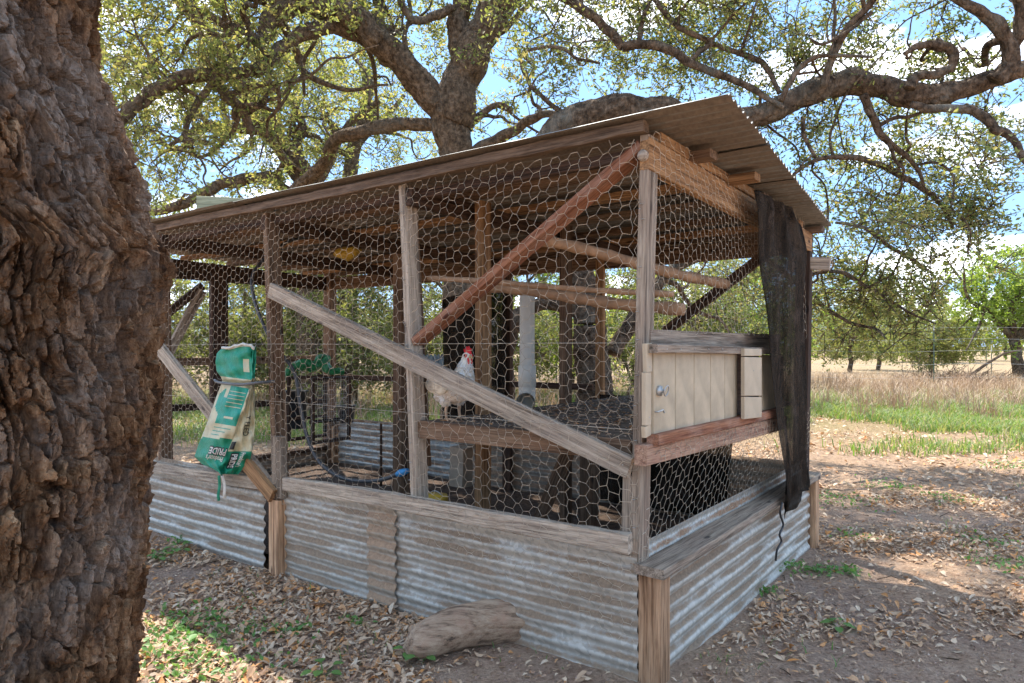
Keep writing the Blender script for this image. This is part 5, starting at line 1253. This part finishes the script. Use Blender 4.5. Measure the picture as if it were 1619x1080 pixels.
def scatter(n, x0, x1, y0, y1, dens, seed):
    R = np.random.default_rng(seed); x = R.uniform(x0, x1, n); y = R.uniform(y0, y1, n)
    vis = (np.abs(x) < .80 * y + .6)
    k = vis & (R.random(n) < dens(x, y)) & ~in_coop(x, y); return x[k], y[k]
dn = lambda x, y: np.clip((fbm(x * 1.5, y * 1.5, 61, 5) - .41) * 4.0, .10, 1) * (1 - .35 * (x > 1)) * np.where(np.abs(y - 1.5) + np.abs(x + 1.5) < .3, 0, 1)
x, y = scatter(150000, -3.5, 5.5, 1.6, 6.2, dn, 1)
Vl, Q4, T3 = litter_mesh(x, y, .042, 2)
tag(mesh_np('leaf_litter', Vl, [Q4, T3], LITTER), 'dry brown oak leaves littering the bare earth around the coop', 'leaf litter', kind='stuff')
x, y = scatter(70000, -12, 14, 6.0, 15, lambda x, y: np.clip((fbm(x * .8, y * .8, 62, 4) - .36) * 3, .1, 1), 3)
Vl, Q4, T3 = litter_mesh(x, y, .070, 4, .012)
tag(mesh_np('leaf_litter', Vl, [Q4, T3], LITTER), 'paler leaf litter spread further off towards the grass', 'leaf litter', kind='stuff')
# crumbs of soil and broken bits of leaf
x, y = scatter(60000, -3.2, 5.0, 1.7, 6.0, lambda x, y: np.clip((fbm(x * 2.2, y * 2.2, 65, 4) - .38) * 4, .05, 1), 5)
R_ = np.random.default_rng(6); n = len(x); sz = .0022 + .0075 * R_.random(n) ** 4; tet = np.array([(1, 0, -.3), (-.5, .87, -.3), (-.5, -.87, -.3), (0, 0, .8)])
Vc = np.stack([x, y, gh(x, y)], -1)[:, None] + (tet[None] + R_.normal(size=(n, 4, 3)) * .28) * sz[:, None, None]; ii = np.arange(n)[:, None] * 4
tag(mesh_np('soil_crumbs', Vc.reshape(-1, 3), [np.vstack([ii + np.array([[0, 1, 3]]), ii + np.array([[1, 2, 3]]), ii + np.array([[2, 0, 3]])])], leafmat('soil_crumb', [(.30, .19, .13), (.46, .32, .24), (.22, .14, .10), (.56, .44, .34)], 0, .95)), 'small crumbs of reddish soil and grit on the bare earth', 'soil crumbs', kind='stuff')
x, y = scatter(60000, -3.4, 5.4, 1.7, 6.2, dn, 7)
Vl, Q4, T3 = litter_mesh(x, y, .020, 12, .004)
tag(mesh_np('leaf_fragments', Vl, [Q4, T3], LITTER), 'broken bits of dry leaf between the whole fallen leaves', 'leaf litter', kind='stuff')
# twigs
acc = Acc()
x, y = scatter(520, -3, 5, 1.8, 7, lambda x, y: 0 * x + .5, 8)
for a, b_ in zip(x, y):
    an = rng.random() * 6.3; Ln = rng.uniform(.03, .16); z = float(gh(a, b_)) + .012; d = np.array([math.cos(an), math.sin(an), rng.normal() * .08]) * Ln
    tube(acc, np.array([(a, b_, z), (a, b_, z) + d * .5 + rng.normal(size=3) * Ln * .07, (a, b_, z) + d]), [.003, .0025, .0012], 4)
tag(acc.obj('fallen_twigs', BARK_GREY), 'thin dead twigs scattered over the leaf litter', 'twigs', kind='stuff')
# blades
def blades(x, y, h, wd, seed, lean=.35, curve=True):
    R = np.random.default_rng(seed); n = len(x); z = gh(x, y); a = R.random(n) * 6.283; hh = h * R.uniform(.45, 1.3, n); ln = R.uniform(.1, lean * 1.6, n) * hh
    dx, dy = np.cos(a), np.sin(a); b0 = np.stack([x, y, z - .01], -1); s = np.stack([-dy, dx, 0 * dx], -1) * wd * (.6 + R.random(n))[:, None]
    m_ = b0 + np.stack([dx * ln * .35, dy * ln * .35, hh * .6], -1); t = b0 + np.stack([dx * ln, dy * ln, hh * (1 - .15 * lean)], -1)
    V = np.stack([b0 - s, b0 + s, m_ + s * .7, m_ - s * .7, t], 1).reshape(-1, 3); b = np.arange(n)[:, None] * 5
    return V, b + np.array([[0, 1, 2, 3]]), b + np.array([[3, 2, 4]])
def sc2(n, x0, x1, y0, y1, dens, seed): return scatter(n, x0, x1, y0, y1, dens, seed)
x, y = sc2(330000, -11, 18, 8.2, 20, lambda x, y: np.clip((fbm(x * .55, y * .7, 71, 4) - .47 + .055 * (np.minimum(y, 12.5) - 9.5)) * 3.6, 0.0, 1) * np.clip((21 - y) / 7, 0, 1) * np.where(x < 1, .55, 1), 21)
V, Q, T = blades(x, y, .17, .006, 22, .9); tag(mesh_np('grass', V, [Q, T], GRASS_G), 'bright green grass growing at the edge of the field', 'grass', kind='stuff')
x, y = sc2(110000, -16, 26, 14.0, 30, lambda x, y: np.clip((fbm(x * .4, y * .4, 73, 4) - .46 + .03 * (y - 14)) * 3, .0, .45), 23)
V, Q, T = blades(x, y, .33, .006, 24, .8); tag(mesh_np('dry_grass', V, [Q, T], GRASS_B), 'tan dry grass covering the field behind the green strip', 'dry grass', kind='stuff')
cx_, cy_ = sc2(330, -6, 20, 12.0, 22, lambda x, y: .3 + .5 * (x > 3), 25); X_, Y_ = [], []
for a, b_ in zip(cx_, cy_): k = 42; X_.append(a + rng.normal(size=k) * .12); Y_.append(b_ + rng.normal(size=k) * .12)
V, Q, T = blades(np.concatenate(X_), np.concatenate(Y_), .60, .0045, 26, .6); tag(mesh_np('tall_dry_grass', V, [Q, T], leafmat('reddish_dry_stems', [(.35, .23, .15), (.45, .31, .20), (.29, .19, .12)], .2, .6, (1.1, 1, .85))), 'clumps of tall reddish dry stems rising from the field', 'dry grass', kind='stuff')
x, y = sc2(9000, -4, 6, 1.9, 8.5, lambda x, y: np.clip((fbm(x * 1.6, y * 1.6, 75, 4) - .60) * 6, 0, 1), 27)
V, Q, T = blades(x, y, .06, .0022, 28, .9); tag(mesh_np('short_grass', V, [Q, T], WEED), 'sparse short green grass poking through the leaf litter', 'grass', kind='stuff')
# low weeds: many tiny leaves in patches
def weed_patch(px, py, r, n, s):
    g = gpix(px, py); R = np.random.default_rng(int(px * 7 + py)); q = R.normal(size=(n, 2)) * r
    return np.stack([g[0] + q[:, 0], g[1] + q[:, 1], gh(g[0] + q[:, 0], g[1] + q[:, 1]) + R.random(n) * .028 + .008], -1), s
C = []
for (px, py, r, n) in [(260, 1010, .14, 260), (300, 985, .10, 160), (250, 1060, .14, 200), (360, 1060, .12, 120), (250, 880, .05, 50), (290, 858, .05, 60), (400, 1000, .06, 50), (560, 990, .04, 26), (470, 1000, .05, 40),
                       (1240, 898, .07, 90), (1300, 905, .05, 50), (1340, 905, .05, 70), (1210, 940, .04, 50), (1320, 790, .16, 160), (1410, 770, .12, 120), (1500, 790, .12, 90), (1560, 860, .1, 60), (1600, 900, .1, 80), (1350, 850, .08, 40), (1600, 740, .2, 160)]:
    C.append(weed_patch(px, py, r, n, .03)[0])
C = np.vstack(C); Vw, Fw = leaves_np(C, np.array([0, 0, 1.4]), .030, .55, 3)
tag(mesh_np('ground_weeds', Vw, [Fw], WEED), 'patches of tiny green weeds creeping over the ground', 'weeds', kind='stuff')
# single broadleaf weeds one can pick out
def weed(px, py, h, n, label, ls=.045):
    g = gpix(px, py); g[2] = float(gh(g[0], g[1])); o = empty('weed', g); tag(o, label, 'weed', 'single broadleaf weeds'); R = np.random.default_rng(int(px + py))
    for k in range(n):
        a = 2 * math.pi * k / n + R.random(); d = np.array([math.cos(a), math.sin(a), R.uniform(.5, 1.4)]); d = d / np.linalg.norm(d) * h * R.uniform(.7, 1.1)
        ac = Acc(); tube(ac, [(0, 0, -.005), d * .5 + (0, 0, h * .1), d], [.0014, .0012, .001], 4); ac.obj('stem', WEED, o)
        s = unit(np.cross(d, (0, 0, 1.))); f = unit(d * (1, 1, .2)); t = np.linspace(0, 1, 6); wv = ls * .42 * np.sin(np.pi * (.08 + .86 * t)); m_ = d + f * (t[:, None] * ls) + np.array([0, 0, -1]) * (t[:, None] ** 2) * ls * .35
        V = np.vstack([m_ - s * wv[:, None] + (0, 0, ls * .08), m_, m_ + s * wv[:, None] + (0, 0, ls * .08)]); i = np.arange(5)
        mesh_np('leaf', V, [np.stack([i, i + 1, i + 7, i + 6], -1), np.stack([i + 6, i + 7, i + 13, i + 12], -1)], WEED, o, True)
for a in [(650, 1040, .06, 5, 'bright green weed at the pointed end of the bare log'), (668, 1050, .05, 5, 'small pale weed in front of the log beside its dark end'), (512, 1075, .06, 6, 'broad leaved weed at the bottom edge left of the log'),
          (1325, 992, .05, 7, 'small star shaped weed on bare earth right of the corner post'), (1290, 905, .04, 6, 'low weed on the mound near the far ground post'), (252, 885, .06, 4, 'two leaved seedling beside the big near trunk'),
          (285, 872, .06, 6, 'leafy weed below the left tin panel'), (330, 1010, .07, 6, 'dark broad leaved weed among the patch by the near trunk')]: weed(*a)

# ================================================================== fence in the field
fen = empty('wire_fence', (ground_from(1477, 21), 21, 0)); tag(fen, 'thin wire field fence on green steel posts beyond the grass', 'fence')
PG = plain('green_steel_post', (.10, .14, .10), .6, .2); PW = plain('white_post_top', (.7, .7, .68), .6)
for k, px in enumerate((1180, 1477, 1770, 2070, 880, 590, 290, 0)):
    x = ground_from(px, 21) - fen.location.x; ac = Acc(); tube(ac, [(x, 0, -.1), (x, 0, 1.75)], .022, 4, True); ac.obj('fence_post', PG, fen)
    ac = Acc(); tube(ac, [(x, 0, 1.75), (x, 0, 1.92)], .022, 4, True); ac.obj('post_top', PW, fen)
for z in (.35, .75, 1.15, 1.5, 1.85):
    ac = Acc(); xs = np.linspace(-18, 12, 60); tube(ac, np.stack([xs, 0 * xs - .03, z + .03 * np.sin(xs * 1.1)], -1), .0035, 4); ac.obj('fence_wire', GALV, fen)
for (px, Y, lab) in ((1568, 33, 'white topped steel post standing alone in the dry field'), (1560, 42, 'grey steel post further back in the dry field')):
    fp_ = empty('field_post', (ground_from(px, Y), Y, 0)); tag(fp_, lab, 'post'); ac = Acc(); tube(ac, [(0, 0, -.1), (0, 0, 1.0)], .03, 4, True); ac.obj('post_shaft', PG, fp_)
    ac = Acc(); tube(ac, [(0, 0, 1.0), (0, 0, 1.35)], .03, 4, True); ac.obj('post_top', PW if Y == 33 else GALV, fp_)
# dead brush pile and stump in the field
bp = Acc(); c = np.array([ground_from(1510, 24), 24, 0.]); R_ = np.random.default_rng(8)
for k in range(260):
    a = R_.random() * 6.28; s0_ = c + R_.normal(size=3) * (.8, .4, .1); s0_[2] = abs(s0_[2]); d = unit(R_.normal(size=3) * (1.3, .8, .5) + (0, 0, .35)) * R_.uniform(.3, 1.1)
    tube(bp, np.array([s0_, s0_ + d * .5 + R_.normal(size=3) * .06, s0_ + d]), [.018, .012, .005], 4)
tube(bp, [c + (.4, 0, .2), c + (1.1, 0, .7), c + (1.7, 0, 1.05), c + (2.4, 0, 1.2)], [.06, .05, .04, .02], 6)
tag(bp.obj('brush_pile', BARK_GREY), 'pile of dead grey branches behind the wire fence', 'brush pile')
print('LEAVES', NL, 'tris', sum(len(o.data.polygons) for o in bpy.data.objects if o.type == 'MESH'))
